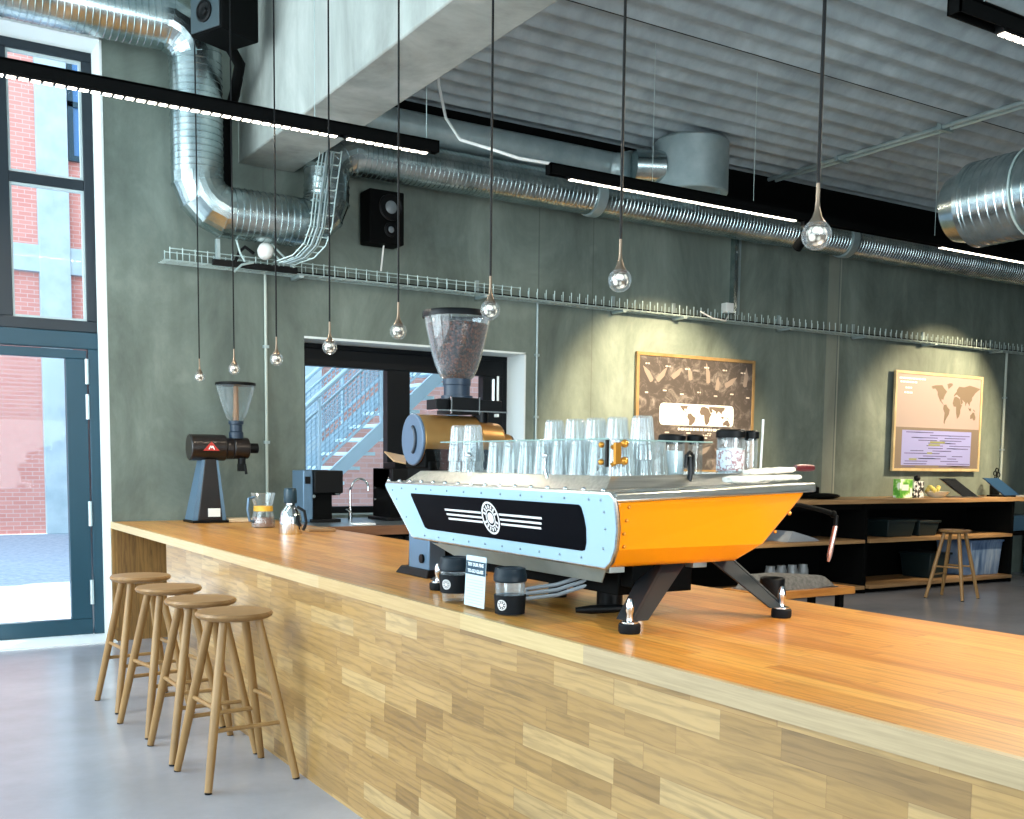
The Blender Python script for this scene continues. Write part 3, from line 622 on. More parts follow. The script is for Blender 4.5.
for pts in ([(2.62, 8.44, 3.20), (2.65, 8.43, 3.09), (2.69, 8.44, 3.03)], [(2.76, 8.44, 3.03), (2.66, 8.43, 3.0), (2.60, 8.43, 2.94)], [(2.78, 8.44, 3.24), (2.9, 8.44, 3.14), (3.02, 8.44, 3.04)], [(2.86, 8.44, 3.24), (2.97, 8.44, 3.14), (3.1, 8.44, 3.03)]):
    MB().sweep(pts, .009, 8).build('wire', M['wire'], sb)

# ------------------------------------------------------------------ glass ball pendants
PXX, PZ = 2.2, 2.065
def pendant(y, label):
    t = thing('pendant_lamp', label, 'pendant light', (PXX, y, PZ), 'row of glass ball pendants over the counter')
    r_ = .040
    MB().cyl((PXX, y, PZ + .13), (PXX, y, 5.99), .005, n=8).build('cord', M['black'], t)
    MB().lathe((PXX, y, PZ), [(0, .135), (.0052, .135), (.0055, .09), (.0075, .066), (.013, .047), (.021, .035), (.025, .029), (.022, .024), (0, .025)], 20).build('neck', M['bronze'], t)
    b = MB().ball((PXX, y, PZ), r_, 14, 9).build('glass_ball', M['glass'], t, smooth=0)
    MB().ball((PXX, y, PZ), .029, 12, 7).build('sparkle_core', M['crystal'], b, smooth=0)
    return t
PL = ['glass ball pendant nearest the camera, above the orange side of the machine', 'glass ball pendant second nearest, hanging left of the vent drum',
      'glass ball pendant beside the rim of the big bean hopper', 'glass ball pendant just left of the big bean hopper', 'glass ball pendant before the top left of the stair window',
      'glass ball pendant between the pale conduit and the stair window', 'glass ball pendant right above the small grinder hopper', 'glass ball pendant farthest from the camera, left of the small hopper']
p0 = pendant(2.02, PL[0])
for k in range(1, 8): dup(p0, (PXX, 2.02 + .857 * k, PZ), PL[k])

# ------------------------------------------------------------------ espresso machine
MZ = HC
em = thing('espresso_machine', 'big espresso machine with orange side and black panel bearing a round emblem', 'espresso machine', (2.25, 3.15, MZ))
# body: flared box, chamfered underside
T0 = [(1.845, 2.412, 1.345), (2.64, 2.412, 1.372), (2.64, 3.925, 1.372), (1.845, 3.925, 1.345)]
Mi = [(1.885, 2.478, 1.195), (2.515, 2.478, 1.195), (2.515, 3.83, 1.195), (1.885, 3.83, 1.195)]
Bo = [(1.91, 2.535, 1.135), (2.44, 2.535, 1.135), (2.44, 3.78, 1.135), (1.91, 3.78, 1.135)]
mb = MB(); mb.add(Bo + Mi + T0, [(3, 2, 1, 0), (8, 9, 10, 11)] + [(r_ * 4 + i, r_ * 4 + (i + 1) % 4, r_ * 4 + 4 + (i + 1) % 4, r_ * 4 + 4 + i) for r_ in (0, 1) for i in range(4)])
body = mb.build('body_shell', M['orange'], em, smooth=0, bevel=.022, seg=4)
def xs(z): return 1.84 + (1.365 - z) * .267
def PY(y, z, o=0): return (xs(z) - o, y, z)
# bolts on the orange side
mb = MB()
def yfront(z): return 2.412 + (1.345 - z) / .15 * .065
for x, z in ((1.905, 1.285), (1.91, 1.245), (1.925, 1.205), (2.57, 1.295), (2.535, 1.235), (1.90, 1.325)):
    mb.ball((x, yfront(z) - .001, z), .006, 10, 6)
mb.build('bolt', mat('orange_bolt', '#d9943a', .3, .6), body)
# steel trim lip round the top
mb = MB(); s_ = .012
def lip(p, q): mb.beam(p, q, .022, .036)
mb.hexa([(1.832, 2.395, 1.338), (2.655, 2.395, 1.366), (2.655, 2.54, 1.366), (1.832, 2.54, 1.338)], [(1.832, 2.401, 1.368), (2.655, 2.401, 1.397), (2.655, 2.54, 1.397), (1.832, 2.54, 1.368)])
mb.hexa([(1.832, 3.82, 1.338), (2.655, 3.82, 1.366), (2.655, 3.94, 1.366), (1.832, 3.94, 1.338)], [(1.832, 3.82, 1.368), (2.655, 3.82, 1.397), (2.655, 3.935, 1.397), (1.832, 3.935, 1.368)])
mb.hexa([(2.56, 2.5, 1.36), (2.69, 2.5, 1.366), (2.69, 3.85, 1.366), (2.56, 3.85, 1.36)], [(2.56, 2.5, 1.393), (2.69, 2.5, 1.397), (2.69, 3.85, 1.397), (2.56, 3.85, 1.393)])
mb.hexa([(1.832, 2.5, 1.338), (1.93, 2.5, 1.345), (1.93, 3.85, 1.345), (1.832, 3.85, 1.338)], [(1.832, 2.5, 1.368), (1.93, 2.5, 1.371), (1.93, 3.85, 1.371), (1.832, 3.85, 1.368)])
mb.build('top_trim', M['steel'], em, bevel=.008, seg=3)
# back panel, facing the guests
outline = [(2.402, 1.352), (2.404, 1.31), (2.414, 1.262), (2.440, 1.205), (2.474, 1.162), (2.508, 1.140), (3.785, 1.150), (3.80, 1.156), (3.925, 1.340), (3.930, 1.352), (3.92, 1.362), (2.412, 1.363)]
mb = MB().prism([PY(y, z, .006) for y, z in outline], (-.012, 0, 0)); bp = mb.build('back_panel', M['panelwhite'], em, smooth=0, bevel=.002)
edge = MB().sweep([PY(y, z, .010) for y, z in outline], .0075, 8, closed=True).build('panel_edge', M['steel'], bp)
inset = [(2.566, 1.320), (2.561, 1.29), (2.563, 1.255), (2.577, 1.21), (2.592, 1.188), (2.606, 1.184), (3.63, 1.190), (3.652, 1.196), (3.708, 1.318), (3.702, 1.327), (2.576, 1.327)]
ins = MB().prism([PY(y, z, .0175) for y, z in inset], (-.003, 0, 0)).build('black_inset', M['panelblack'], bp, smooth=0)
mb = MB()
for yy in [2.52 + .126 * k for k in range(11)]: mb.ball(PY(yy, 1.345, .019), .0042, 8, 5)
for yy in [2.62 + .117 * k for k in range(10)]: mb.ball(PY(yy, 1.163, .019), .0042, 8, 5)
for yy, z in ((2.455, 1.31), (2.465, 1.26), (2.495, 1.2), (3.85, 1.3), (3.80, 1.23), (3.87, 1.335), (2.46, 1.345)): mb.ball(PY(yy, z, .019), .0042, 8, 5)
mb.build('rivet', mat('rivet_grey', '#8496a0', .3, .7), bp)
mb = MB()
for yy in [2.46 + .097 * k for k in range(16)]: mb.ball((1.836, yy, 1.372), .008, 10, 6)
mb.build('trim_rivet', M['chrome'], em)
# emblem: three lines each side and a ring with petals
mb = MB()
for (ya, za), (yb, zb) in (((3.447, 1.275), (2.794, 1.274)), ((3.440, 1.258), (2.802, 1.257)), ((3.432, 1.242), (2.81, 1.241))):
    zc = (za + zb) / 2
    for q0, q1 in ((ya, 3.182), (3.058, yb)):
        mb.prism([PY(q0, zc - .0035, .0206), PY(q1, zc - .0035, .0206), PY(q1, zc + .0035, .0206), PY(q0, zc + .0035, .0206)], (-.001, 0, 0))
def ring(mb, yc, zc, r0, r1, n=40, o=.0206):
    vs = []
    for k in range(n):
        a = 2 * math.pi * k / n
        for r_ in (r0, r1): vs.append(PY(yc + r_ * math.cos(a), zc + r_ * math.sin(a), o))
    vs2 = [(x - .0012, y, z) for x, y, z in vs]; N_ = len(vs); fs = []
    for k in range(n):
        a, b, c, d = 2 * k, 2 * k + 1, (2 * k + 3) % N_, (2 * k + 2) % N_
        fs += [(a, b, c, d), (a + N_, d + N_, c + N_, b + N_), (a, d, d + N_, a + N_), (b, b + N_, c + N_, c)]
    mb.add(vs + vs2, fs)
YC, ZCE = 3.120, 1.259
ring(mb, YC, ZCE, .050, .057); ring(mb, YC, ZCE, .026, .0305); ring(mb, YC, ZCE, .0001, .019)
for k in range(16):
    a = 2 * math.pi * k / 16
    if k in (0, 8): continue
    c = (YC + .040 * math.cos(a), ZCE + .040 * math.sin(a)); u = Vector((math.cos(a), math.sin(a))); w = Vector((-u.y, u.x))
    q = [Vector(c) + u * su * .0065 + w * sw * .0042 for su, sw in ((-1, -1), (1, -.7), (1, .7), (-1, 1))]
    mb.prism([PY(p.x, p.y, .0206) for p in q], (-.001, 0, 0))
mb.build('emblem', M['logo'], bp, smooth=0)
# cup tray on top: bevelled steel dish
mb = MB(); bt = [(1.90, 2.535, 1.371), (2.60, 2.535, 1.385), (2.60, 3.90, 1.385), (1.90, 3.90, 1.371)]; tp = [(1.95, 2.572, 1.413), (2.575, 2.572, 1.426), (2.575, 3.86, 1.426), (1.95, 3.86, 1.413)]
ti = [(1.958, 2.580, 1.412), (2.567, 2.580, 1.425), (2.567, 3.852, 1.425), (1.958, 3.852, 1.412)]; fi = [(1.965, 2.587, 1.389), (2.56, 2.587, 1.389), (2.56, 3.845, 1.389), (1.965, 3.845, 1.389)]
mb.add(bt + tp + ti + fi, [(3, 2, 1, 0), (12, 13, 14, 15)] + [(r_ * 4 + i, r_ * 4 + (i + 1) % 4, r_ * 4 + 4 + (i + 1) % 4, r_ * 4 + 4 + i) for r_ in (0, 1, 2) for i in range(4)])
mb.build('cup_tray', M['steel'], em, smooth=0, bevel=.002)
# clear guard round the cups, held by clips
GZ0, GZ1 = 1.418, 1.527
gd = MB().box(1.955, 1.960, 2.60, 3.70, GZ0, GZ1).build('cup_guard', M['plex'], em, smooth=0)
gd2 = MB().box(1.985, 2.36, 2.575, 2.580, GZ0, GZ1 - .004).build('cup_guard', M['plex'], em, smooth=0)
gd3 = MB().add([(1.955, 3.72, GZ0), (2.3, 3.74, GZ0), (2.3, 3.79, GZ1), (1.955, 3.76, GZ1), (1.955, 3.725, GZ0), (2.3, 3.745, GZ0), (2.3, 3.795, GZ1), (1.955, 3.765, GZ1)], [(0, 1, 2, 3), (7, 6, 5, 4), (0, 4, 5, 1), (1, 5, 6, 2), (2, 6, 7, 3), (3, 7, 4, 0)]).build('cup_guard', M['plex'], em, smooth=0)
mb = MB(); mb.cyl((1.9575, 2.6, GZ1), (1.9575, 3.7, GZ1), .0025, n=6); mb.cyl((1.985, 2.5775, GZ1 - .004), (2.36, 2.5775, GZ1 - .004), .0025, n=6)
mb.build('guard_edge', mat('glass_edge', '#bfe0da', .1, trans=.6), em)
cl = MB(); cl.box(1.944, 1.952, 2.59, 2.60, 1.44, 1.523); cl.build('corner_clip', M['blackmetal'], em)
cl = MB()
for z in (1.455, 1.508):
    cl.sweep([(1.956, 2.585, z - .01), (1.97, 2.575, z), (1.99, 2.566, z + .004)], .007, 8); cl.ball((1.992, 2.565, z + .004), .013, 12, 8)
    cl.ball((1.945, 2.62, z), .010, 10, 6)
cl.box(1.957, 1.978, 2.563, 2.575, 1.45, 1.515)
cl.build('corner_clip', mat('amber_clip', '#c98a35', .25, .7), em)
for yy in (3.42, 2.90):
    cl = MB(); cl.sweep([(1.935, yy, 1.40), (1.938, yy + .02, 1.43), (1.95, yy + .035, 1.47)], .005, 8); cl.ball((1.948, yy + .037, 1.475), .012, 12, 8)
    cl.build('guard_clip', M['chrome'], em)
cl = MB(); cl.sweep([(2.25, 2.56, 1.385), (2.25, 2.555, 1.43), (2.25, 2.56, 1.475)], .008, 8); cl.sweep([(2.235, 2.562, 1.44), (2.235, 2.56, 1.478), (2.25, 2.56, 1.49), (2.265, 2.56, 1.478), (2.265, 2.562, 1.42)], .006, 8)
cl.build('guard_clip', M['blackmetal'], em)
# chassis rails under the body and A-frame legs
mb = MB(); mb.beam((2.0, 2.60, 1.122), (2.0, 3.74, 1.122), .06, .022); mb.beam((2.36, 2.62, 1.122), (2.36, 3.72, 1.122), .06, .022)
mb.hexa([(1.985, 2.66, 1.075), (1.99, 2.66, 1.075), (1.99, 3.6, 1.075), (1.985, 3.6, 1.075)], [(1.94, 2.58, 1.128), (1.945, 2.58, 1.128), (1.945, 3.74, 1.128), (1.94, 3.74, 1.128)])
mb.build('chassis_rail', M['galv_dull'], em, bevel=.004)
mb = MB(); mb.box(2.05, 2.36, 2.66, 3.70, 1.03, 1.134); mb.box(2.06, 2.20, 2.60, 2.66, 1.06, 1.13); mb.build('underside_box', M['matteblack'], em, bevel=.004)
def legplate(xt, xb, yt, yb, w=.10):
    # flat plate leg, folded edge
    m_ = MB(); s = 1 if xb > xt else -1
    top = [(xt - .04 * s, yt), (xt + .055 * s, yt)]
    a0 = (xt - .05 * s, yt, 1.135); a1 = (xt + .04 * s, yt, 1.135); b0 = (xb - .045 * s, yb, .985); b1 = (xb + .012 * s, yb, .985)
    m_.hexa([b0, b1, (b1[0], b1[1] + .012, b1[2]), (b0[0], b0[1] + .012, b0[2])], [a0, a1, (a1[0], a1[1] + .012, a1[2]), (a0[0], a0[1] + .012, a0[2])])
    m_.hexa([(b1[0], b1[1] - .002, b1[2]), (b1[0] + .012 * s, b1[1] - .002, b1[2]), (b1[0] + .012 * s, b1[1] + .07, b1[2]), (b1[0], b1[1] + .07, b1[2])],
            [(a1[0], a1[1] - .002, a1[2]), (a1[0] + .012 * s, a1[1] - .002, a1[2]), (a1[0] + .012 * s, a1[1] + .08, a1[2]), (a1[0], a1[1] + .08, a1[2])])
    return m_
for xt, xb, yt, yb in ((2.215, 1.945, 2.58, 2.43), (2.425, 2.565, 2.58, 2.45), (2.215, 1.93, 3.55, 3.62), (2.425, 2.565, 3.55, 3.62)):
    lg = legplate(xt, xb, yt, yb).build('leg', mat('gunmetal', '#2b3035', .35, .5) if 'gunmetal' not in bpy.data.materials else bpy.data.materials['gunmetal'], em, smooth=0, bevel=.002)
    fx = xb - .018 if xb < 2.25 else xb + .012
    MB().lathe((fx, yb + .01, MZ), [(0, 0), (.03, 0), (.033, .006), (.033, .026), (.03, .03), (0, .03)], 28).build('rubber_foot', M['rubber'], lg)
    MB().lathe((fx, yb + .01, MZ + .029), [(0, 0), (.026, 0), (.026, .006), (.011, .009), (.009, .028), (.0125, .036), (.0125, .058), (.006, .074), (0, .076)], 20).build('levelling_bolt', M['chrome'], lg)
# barista side: levers, portafilter, wands
mb = MB().sweep([(2.60, 2.76, 1.405), (2.74, 2.73, 1.43), (2.875, 2.70, 1.443)], .005, 8); mb.build('lever_rod', M['chrome'], em)
mb = MB().lathe((2.872, 2.70, 1.443), [(0, 0), (.011, .002), (.013, .02), (.013, .075), (.011, .092), (0, .094)], 16, Matrix.Rotation(R(90), 3, 'Y')); mb.build('lever_grip', mat('dark_red_wood', '#5e1f22', .3, coat=.4), em)
for yy in (2.72, 3.05, 3.4, 3.72):
    mb = MB().cyl((2.55, yy, 1.18), (2.55, yy, 1.33), .04); mb.cyl((2.55, yy, 1.33), (2.55, yy, 1.355), .055); mb.build('group_head', M['chrome'], em)
for yy in (2.72, 3.05, 3.4):
    MB().sweep([(2.59, yy, 1.30), (2.68, yy, 1.302), (2.70, yy, 1.31), (2.76, yy - .01, 1.325), (2.83, yy - .03, 1.335)], [.006, .006, .013, .016, .013], 12).build('portafilter_handle', M['matteblack'], em)
mb = MB().sweep([(2.62, 2.60, 1.31), (2.78, 2.585, 1.315), (2.86, 2.58, 1.30), (2.925, 2.575, 1.285)], [.006, .007, .008, .009], 12); mb.ball((2.94, 2.575, 1.28), .013, 16, 10); mb.build('steam_joint', M['matteblack'], em)
MB().sweep([(2.955, 2.575, 1.275), (2.955, 2.576, 1.235)], .008, 10).build('wand_sleeve', M['black'], em)
mb = MB().sweep([(2.955, 2.576, 1.238), (2.945, 2.58, 1.18), (2.938, 2.584, 1.13), (2.936, 2.586, 1.11)], [.0095, .0095, .0095, .005], 12); mb.build('steam_wand', mat('copper_steel', '#cfa69a', .2, .9), em)
# hoses and cables beneath
mb = MB()
for k, dz in enumerate((0, .018, .036)):
    mb.sweep([(2.02, 3.25 - .05 * k, .958 + dz * .3), (2.0, 3.12, .97 + dz), (2.02, 2.96, 1.0 + dz), (2.06, 2.82, 1.05 + dz), (2.12, 2.72, 1.075)], .007, 8)
mb.build('hose', mat('grey_hose', '#8b949b', .4), em)
MB().cyl((2.2, 2.9, MZ), (2.2, 2.9, 1.07), .045).build('drain_pipe', M['black'], em)
MB().cyl((2.22, 3.25, MZ), (2.22, 3.25, 1.07), .035).build('drain_pipe', M['black'], em)
# things lying under the machine
t = thing('portafilter', 'black handled portafilter lying under the machine', 'portafilter', (2.1, 2.75, HC))
MB().sweep([(1.985, 2.80, HC + .020), (2.03, 2.775, HC + .022), (2.10, 2.735, HC + .026), (2.13, 2.72, HC + .028)], [.009, .015, .014, .009], 12).build('handle', M['black'], t)
MB().lathe((2.16, 2.70, HC), [(0, .002), (.03, .002), (.034, .012), (.036, .05), (.031, .05), (.028, .015), (0, .012)], 28).build('basket', M['chrome'], t)
tag(MB().box(2.45, 2.70, 4.12, 4.36, HC, HC + .09).build('wooden_box', M['shelfwood'], loc=(2.58, 4.24, HC), bevel=.004), 'small brown wooden box on the counter behind the to-go cups', 'box')
t = thing('knock_box', 'round black knock box on the counter behind the rear machine foot', 'knock box', (2.88, 2.80, HC))
MB().lathe((2.88, 2.80, HC), [(0, 0), (.04, 0), (.044, .01), (.046, .08), (.042, .085), (.038, .08), (.036, .02), (0, .015)], 32).build('bin', M['black'], t)
MB().cyl((2.84, 2.80, HC + .07), (2.92, 2.80, HC + .07), .006, n=10).build('knock_bar', M['chrome'], t)

# ------------------------------------------------------------------ tumblers (upturned) in the cup tray
def tumbler(x, y, z, label):
    h, rb, rt, w = .14, .046, .033, .0026
    pr = [(rb, 0), (rb + .0005, .004), (rb - .0045, .05), (rt + .001, h - .008), (rt - .004, h), (0, h), (0, h - .007), (rt - w - .004, h - .008), (rb - .0045 - w, .05), (rb - w, .004), (rb - w, 0), (rb, 0)]
    o = MB().lathe((x, y, z), pr, 48, flute=.12, nf=12).build('glass_tumbler', M['tumbler'], loc=(x, y, z), smooth=60)
    return tag(o, label, 'glass', 'upturned tumblers on the machine')
ORD = ['nearest', 'second', 'third', 'fourth', 'fifth', 'sixth', 'seventh', 'eighth']
TZ0 = 1.3895; g0 = None
def put(x, y, z, label):
    global g0
    if g0 is None: g0 = tumbler(x, y, z, label); return
    o = g0.copy(); o.location = (x, y, z); o.rotation_euler = (0, 0, random.random()); o['label'] = label; COL.objects.link(o)
for k in range(8): put(2.025, 2.625 + .1065 * k, TZ0, 'upturned tumbler in the front row behind the clear guard, %s from the amber clip' % ORD[k])
for k, nm in enumerate(('right', 'left')):
    put(2.025 + .0 * k, 3.56 + .108 * k, TZ0, 'lower %s tumbler of the two pairs by the bronze grinder' % nm)
    put(2.025 + .0 * k, 3.56 + .108 * k, TZ0 + .064, 'upper %s tumbler of the two pairs by the bronze grinder' % nm)
for k, yy in enumerate((2.66, 2.79, 2.91, 3.03, 3.16)):
    put(2.135, yy, TZ0, 'lower upturned tumbler of the %s stacked pair from the amber clip, second row' % ORD[k])
    put(2.135, yy, TZ0 + .074, 'upper upturned tumbler of the %s stacked pair from the amber clip, second row' % ORD[k])
for k, yy in enumerate((2.72, 2.84, 2.96, 3.08)): put(2.24, yy, TZ0, 'upturned tumbler in the third row, %s from the black lidded jars' % ORD[k])

# ------------------------------------------------------------------ jars and towels on the machine
def jar(x, y, z, r_, h, label, fill=None):
    t = thing('glass_jar', label, 'jar', (x, y, z), None)
    MB().lathe((x, y, z), [(0, 0), (r_ - .004, 0), (r_, .004), (r_, h), (r_ - .003, h), (r_ - .003, .006), (0, .005)], 32).build('jar_body', M['glass'], t)
    MB().lathe((x, y, z + h), [(0, -.006), (r_ - .005, -.006), (r_ - .005, .001), (r_ + .004, .001), (r_ + .004, .022), (r_ - .002, .028), (0, .028)], 32).build('lid', M['black'], t)
    if fill: MB().lathe((x, y, z + .008), [(0, 0), (r_ - .006, 0), (r_ - .006, h * .72), (0, h * .75)], 24).build('contents', fill, t)
    return t
mb_fill = mat('pale_contents', '#dfe8ea', .7)
jar(2.405, 2.83, 1.391, .044, .135, 'black lidded glass jar on the machine beside the stacked tumblers', mb_fill)
jar(2.475, 2.79, 1.391, .026, .135, 'slim black lidded glass jar hard against the jar by the tumblers')
j3 = jar(2.505, 2.645, 1.391, .046, .150, 'wide glass jar with black lid before the map poster corner, right end of machine', mb_fill)
MB().lathe((2.505, 2.645, 1.43), [(.0462, 0), (.0470, 0), (.0470, .07), (.0462, .07)], 32).build('jar_label', noisy(mat('jar_label_print', '#dbe6ee', .5), [(.42, '#e6eef2'), (.5, '#8f4a50'), (.56, '#dbe6ee')], 40, 3), j3, smooth=40)
jar(2.574, 2.622, 1.391, .024, .148, 'slim glass jar with black lid at the far right of the machine top')
tag(MB().cyl((2.60, 2.60, 1.40), (2.607, 2.60, 1.605), .004, n=8).build('stir_stick', M['whiteplastic'], loc=(2.6, 2.6, 1.4)), 'thin white stick standing beside the right slim jar', 'stick')
TW = noisy(mat('white_towel', '#e9e3d6', .95), [(.3, '#d8d2c6'), (.7, '#f0ece2')], 60, 3, bump=.3, bscale=160)
def towel(x0, x1, y, z, w, h, label, rot=0):
    mb = MB(); n = 10; pts = []
    vs = []; fs = []; m_ = 14
    for i in range(n + 1):
        x = x0 + (x1 - x0) * i / n; k = 1 - .35 * abs(2 * i / n - 1) ** 6
        for j in range(m_):
            a = 2 * math.pi * j / m_; c_, s_ = math.cos(a), math.sin(a)
            sg = lambda v, p: math.copysign(abs(v) ** p, v)
            vs.append((x, y + sg(c_, .6) * w / 2 * k + .003 * math.sin(i * 1.9), z + h / 2 + sg(s_, .6) * h / 2 * k + .0015 * math.sin(i * 2.3 + j)))
    for i in range(n):
        for j in range(m_): fs.append((i * m_ + j, i * m_ + (j + 1) % m_, (i + 1) * m_ + (j + 1) % m_, (i + 1) * m_ + j))
    fs += [tuple(range(m_)), tuple(range(n * m_, n * m_ + m_))]
    M2 = Matrix.Rotation(rot, 3, 'Y'); c0 = Vector(((x0 + x1) / 2, y, z)); vs = [c0 + M2 @ (Vector(v) - c0) for v in vs]
    o = mb.add(vs, fs).build('folded_towel', TW, loc=((x0 + x1) / 2, y, z), smooth=60); tag(o, label, 'towel', 'towels on the machine'); return o
towel(2.40, 2.655, 2.485, 1.3995, .07, .02, 'lower white folded towel on the steel rim of the machine', R(-1.5))
towel(2.44, 2.645, 2.50, 1.4225, .06, .02, 'upper white folded towel stacked on another at the machine rim', R(-3))
towel(2.335, 2.455, 2.478, 1.392, .07, .024, 'short bluish white cloth bunched left of the folded towels', R(0))

# ------------------------------------------------------------------ cups to go and sign
def togo(x, y, z, label, emb_a, b0=.004, k_=1.15):
    t = thing('reusable_cup', label, 'cup', (x, y, z), 'reusable glass cups')
    MB().lathe((x, y, z), [(r * k_, q * k_) for r, q in [(0, 0), (.036, 0), (.038, .004), (.044, .098), (.041, .098), (.0355, .007), (0, .006)]], 36).build('glass_body', M['glass'], t)
    MB().lathe((x, y, z), [(r * k_, (q + b0) * k_) for r, q in [(.0385 + b0 * .06, .0), (.0425 + b0 * .06, .0), (.0462 + b0 * .06, .054), (.042 + b0 * .06, .054), (.0385 + b0 * .06, .0)]], 36).build('grip_band', M['rubber'], t, smooth=50)
    MB().lathe((x, y, z), [(r * k_, q * k_) for r, q in [(0, .094), (.043, .094), (.048, .098), (.0485, .114), (.046, .118), (.044, .134), (.040, .136), (.038, .132), (0, .131)]], 36).build('lid', mat('dark_teal_lid', '#0c1b24', .45, spec=.3) if 'dark_teal_lid' not in bpy.data.materials else bpy.data.materials['dark_teal_lid'], t)
    mb = MB(); zc_ = (b0 + .027) * k_; rr = (.0446 + b0 * .06) * k_
    def pt(u, v, o): a = emb_a + u / rr; r_ = rr + v * .067 + o; return (x + r_ * math.cos(a), y + r_ * math.sin(a), z + zc_ + v)
    for ra, rb in ((.0145, .0175), (.0001, .006)):
        n = 28; vs = []; fs = []
        for k in range(n):
            a = 2 * math.pi * k / n
            for r_ in (ra, rb):
                for o in (.0004, -.0012): vs.append(pt(r_ * math.cos(a), r_ * math.sin(a), o))
        for k in range(n):
            b = 4 * k; d = 4 * ((k + 1) % n); fs += [(b, b + 2, d + 2, d), (b + 1, d + 1, d + 3, b + 3), (b, d, d + 1, b + 1), (b + 2, b + 3, d + 3, d + 2)]
        mb.add(vs, fs)
    for k in range(8):
        a = 2 * math.pi * k / 8; u = Vector((math.cos(a), math.sin(a))); w = Vector((-u.y, u.x)); q = [u * su + w * sw for su, sw in ((.008, -.0016), (.0128, -.0024), (.0128, .0024), (.008, .0016))]
        mb.add([pt(p.x, p.y, .0004) for p in q] + [pt(p.x, p.y, -.0012) for p in q], [(0, 1, 2, 3), (7, 6, 5, 4), (0, 4, 5, 1), (1, 5, 6, 2), (2, 6, 7, 3), (3, 7, 4, 0)])
    mb.build('emblem', M['logo'], t, smooth=0)
togo(1.815, 2.935, HC, 'black banded glass cup with lid, right of the card sign', R(206))
togo(1.80, 3.285, HC, 'black banded glass cup with lid, left of the card sign', R(206), .03, 1.2)
sg = thing('table_sign', 'upright clear acrylic card stand with dark heading between two cups', 'sign', (1.77, 3.12, HC))
ang = 0.0
SX = Matrix.Rotation(ang, 3, 'Z'); sc0 = Vector((1.768, 3.088, HC))
def sgb(x0, x1, y0, y1, z0, z1, lean=.05):
    m_ = MB().box(x0, x1, y0, y1, z0, z1); m_.v = [sc0 + SX @ Vector((v.x + v.z * lean, v.y, v.z)) for v in m_.v]; return m_
sgb(-.0025, .0025, -.073, .073, .004, .186).build('acrylic_plate', M['plex'], sg, smooth=0)
sgb(-.03, .05, -.073, .073, 0, .004, 0).build('acrylic_foot', M['plex'], sg, smooth=0)
cd = sgb(-.0035, -.0027, -.068, .068, .010, .182).build('card', mat('card_paper', '#bccdd3', .7), sg, smooth=0)
sgb(-.0042, -.0036, -.066, .066, .118, .164).build('heading_band', mat('dark_teal_band', '#12384a', .6), cd, smooth=0)
def text_mesh(name, body, size, parent, Mw, mt):
    cu = bpy.data.curves.new(name, 'FONT'); cu.body = body; cu.size = size; cu.align_x = 'CENTER'; cu.align_y = 'CENTER'; cu.extrude = .0003; cu.offset = size * .02
    tmp = bpy.data.objects.new(name + '_tmp', cu); COL.objects.link(tmp); dg = bpy.context.evaluated_depsgraph_get()
    me = bpy.data.meshes.new_from_object(tmp.evaluated_get(dg)); bpy.data.objects.remove(tmp); bpy.data.curves.remove(cu)
    org = Vector((0, 0, 0)); p = parent
    while p is not None: org += p.location; p = p.parent
    me.transform(Matrix.Translation(-org) @ Mw); me.materials.clear(); me.materials.append(mt)
    o = bpy.data.objects.new(name, me); COL.objects.link(o); o.parent = parent; return o
for txt, z in (('TRY OUR FINE', .152), ('TO-GO GLASS', .130)):
    # text plane: reading direction towards -Y, up along the leaning card, facing -X
    ex = SX @ Vector((0, -1, 0)); ez = (SX @ Vector((.05, 0, 1))).normalized(); n_ = ex.cross(ez).normalized()
    p = sc0 + SX @ Vector((-.0046 + z * .05, 0, z))
    Mw = Matrix(((ex.x, ez.x, n_.x, p.x), (ex.y, ez.y, n_.y, p.y), (ex.z, ez.z, n_.z, p.z), (0, 0, 0, 1)))
    text_mesh('heading_text', txt, .0165, cd, Mw, mat('white_ink', '#eef6f8', .6) if 'white_ink' not in bpy.data.materials else bpy.data.materials['white_ink'])
mb = MB()
for k in range(9):
    q = sgb(-.0040, -.0036, -.056, .056 - (.016 if k % 3 == 2 else 0), .099 - k * .0098, .1003 - k * .0098); b_ = len(mb.v); mb.v += q.v; mb.f += [[b_ + i for i in f] for f in q.f]; mb.m += q.m
mb.build('fine_print', mat('grey_ink', '#8698a0', .7), cd, smooth=0)

# ------------------------------------------------------------------ grinders
GB = noisy(mat('black_enamel', '#1a1412', .3, .2, coat=.3), [(.3, '#120e0d'), (.7, '#241b18')], 3, 3)
BLUEG = mat('blue_grey_panel', '#5c7890', .35, .3)
def xcyl(mb, x0, x1, y, z, r0, r1=None, n=36): return mb.sweep([(x0, y, z), (x1, y, z)], [r0, r0 if r1 is None else r1], n)
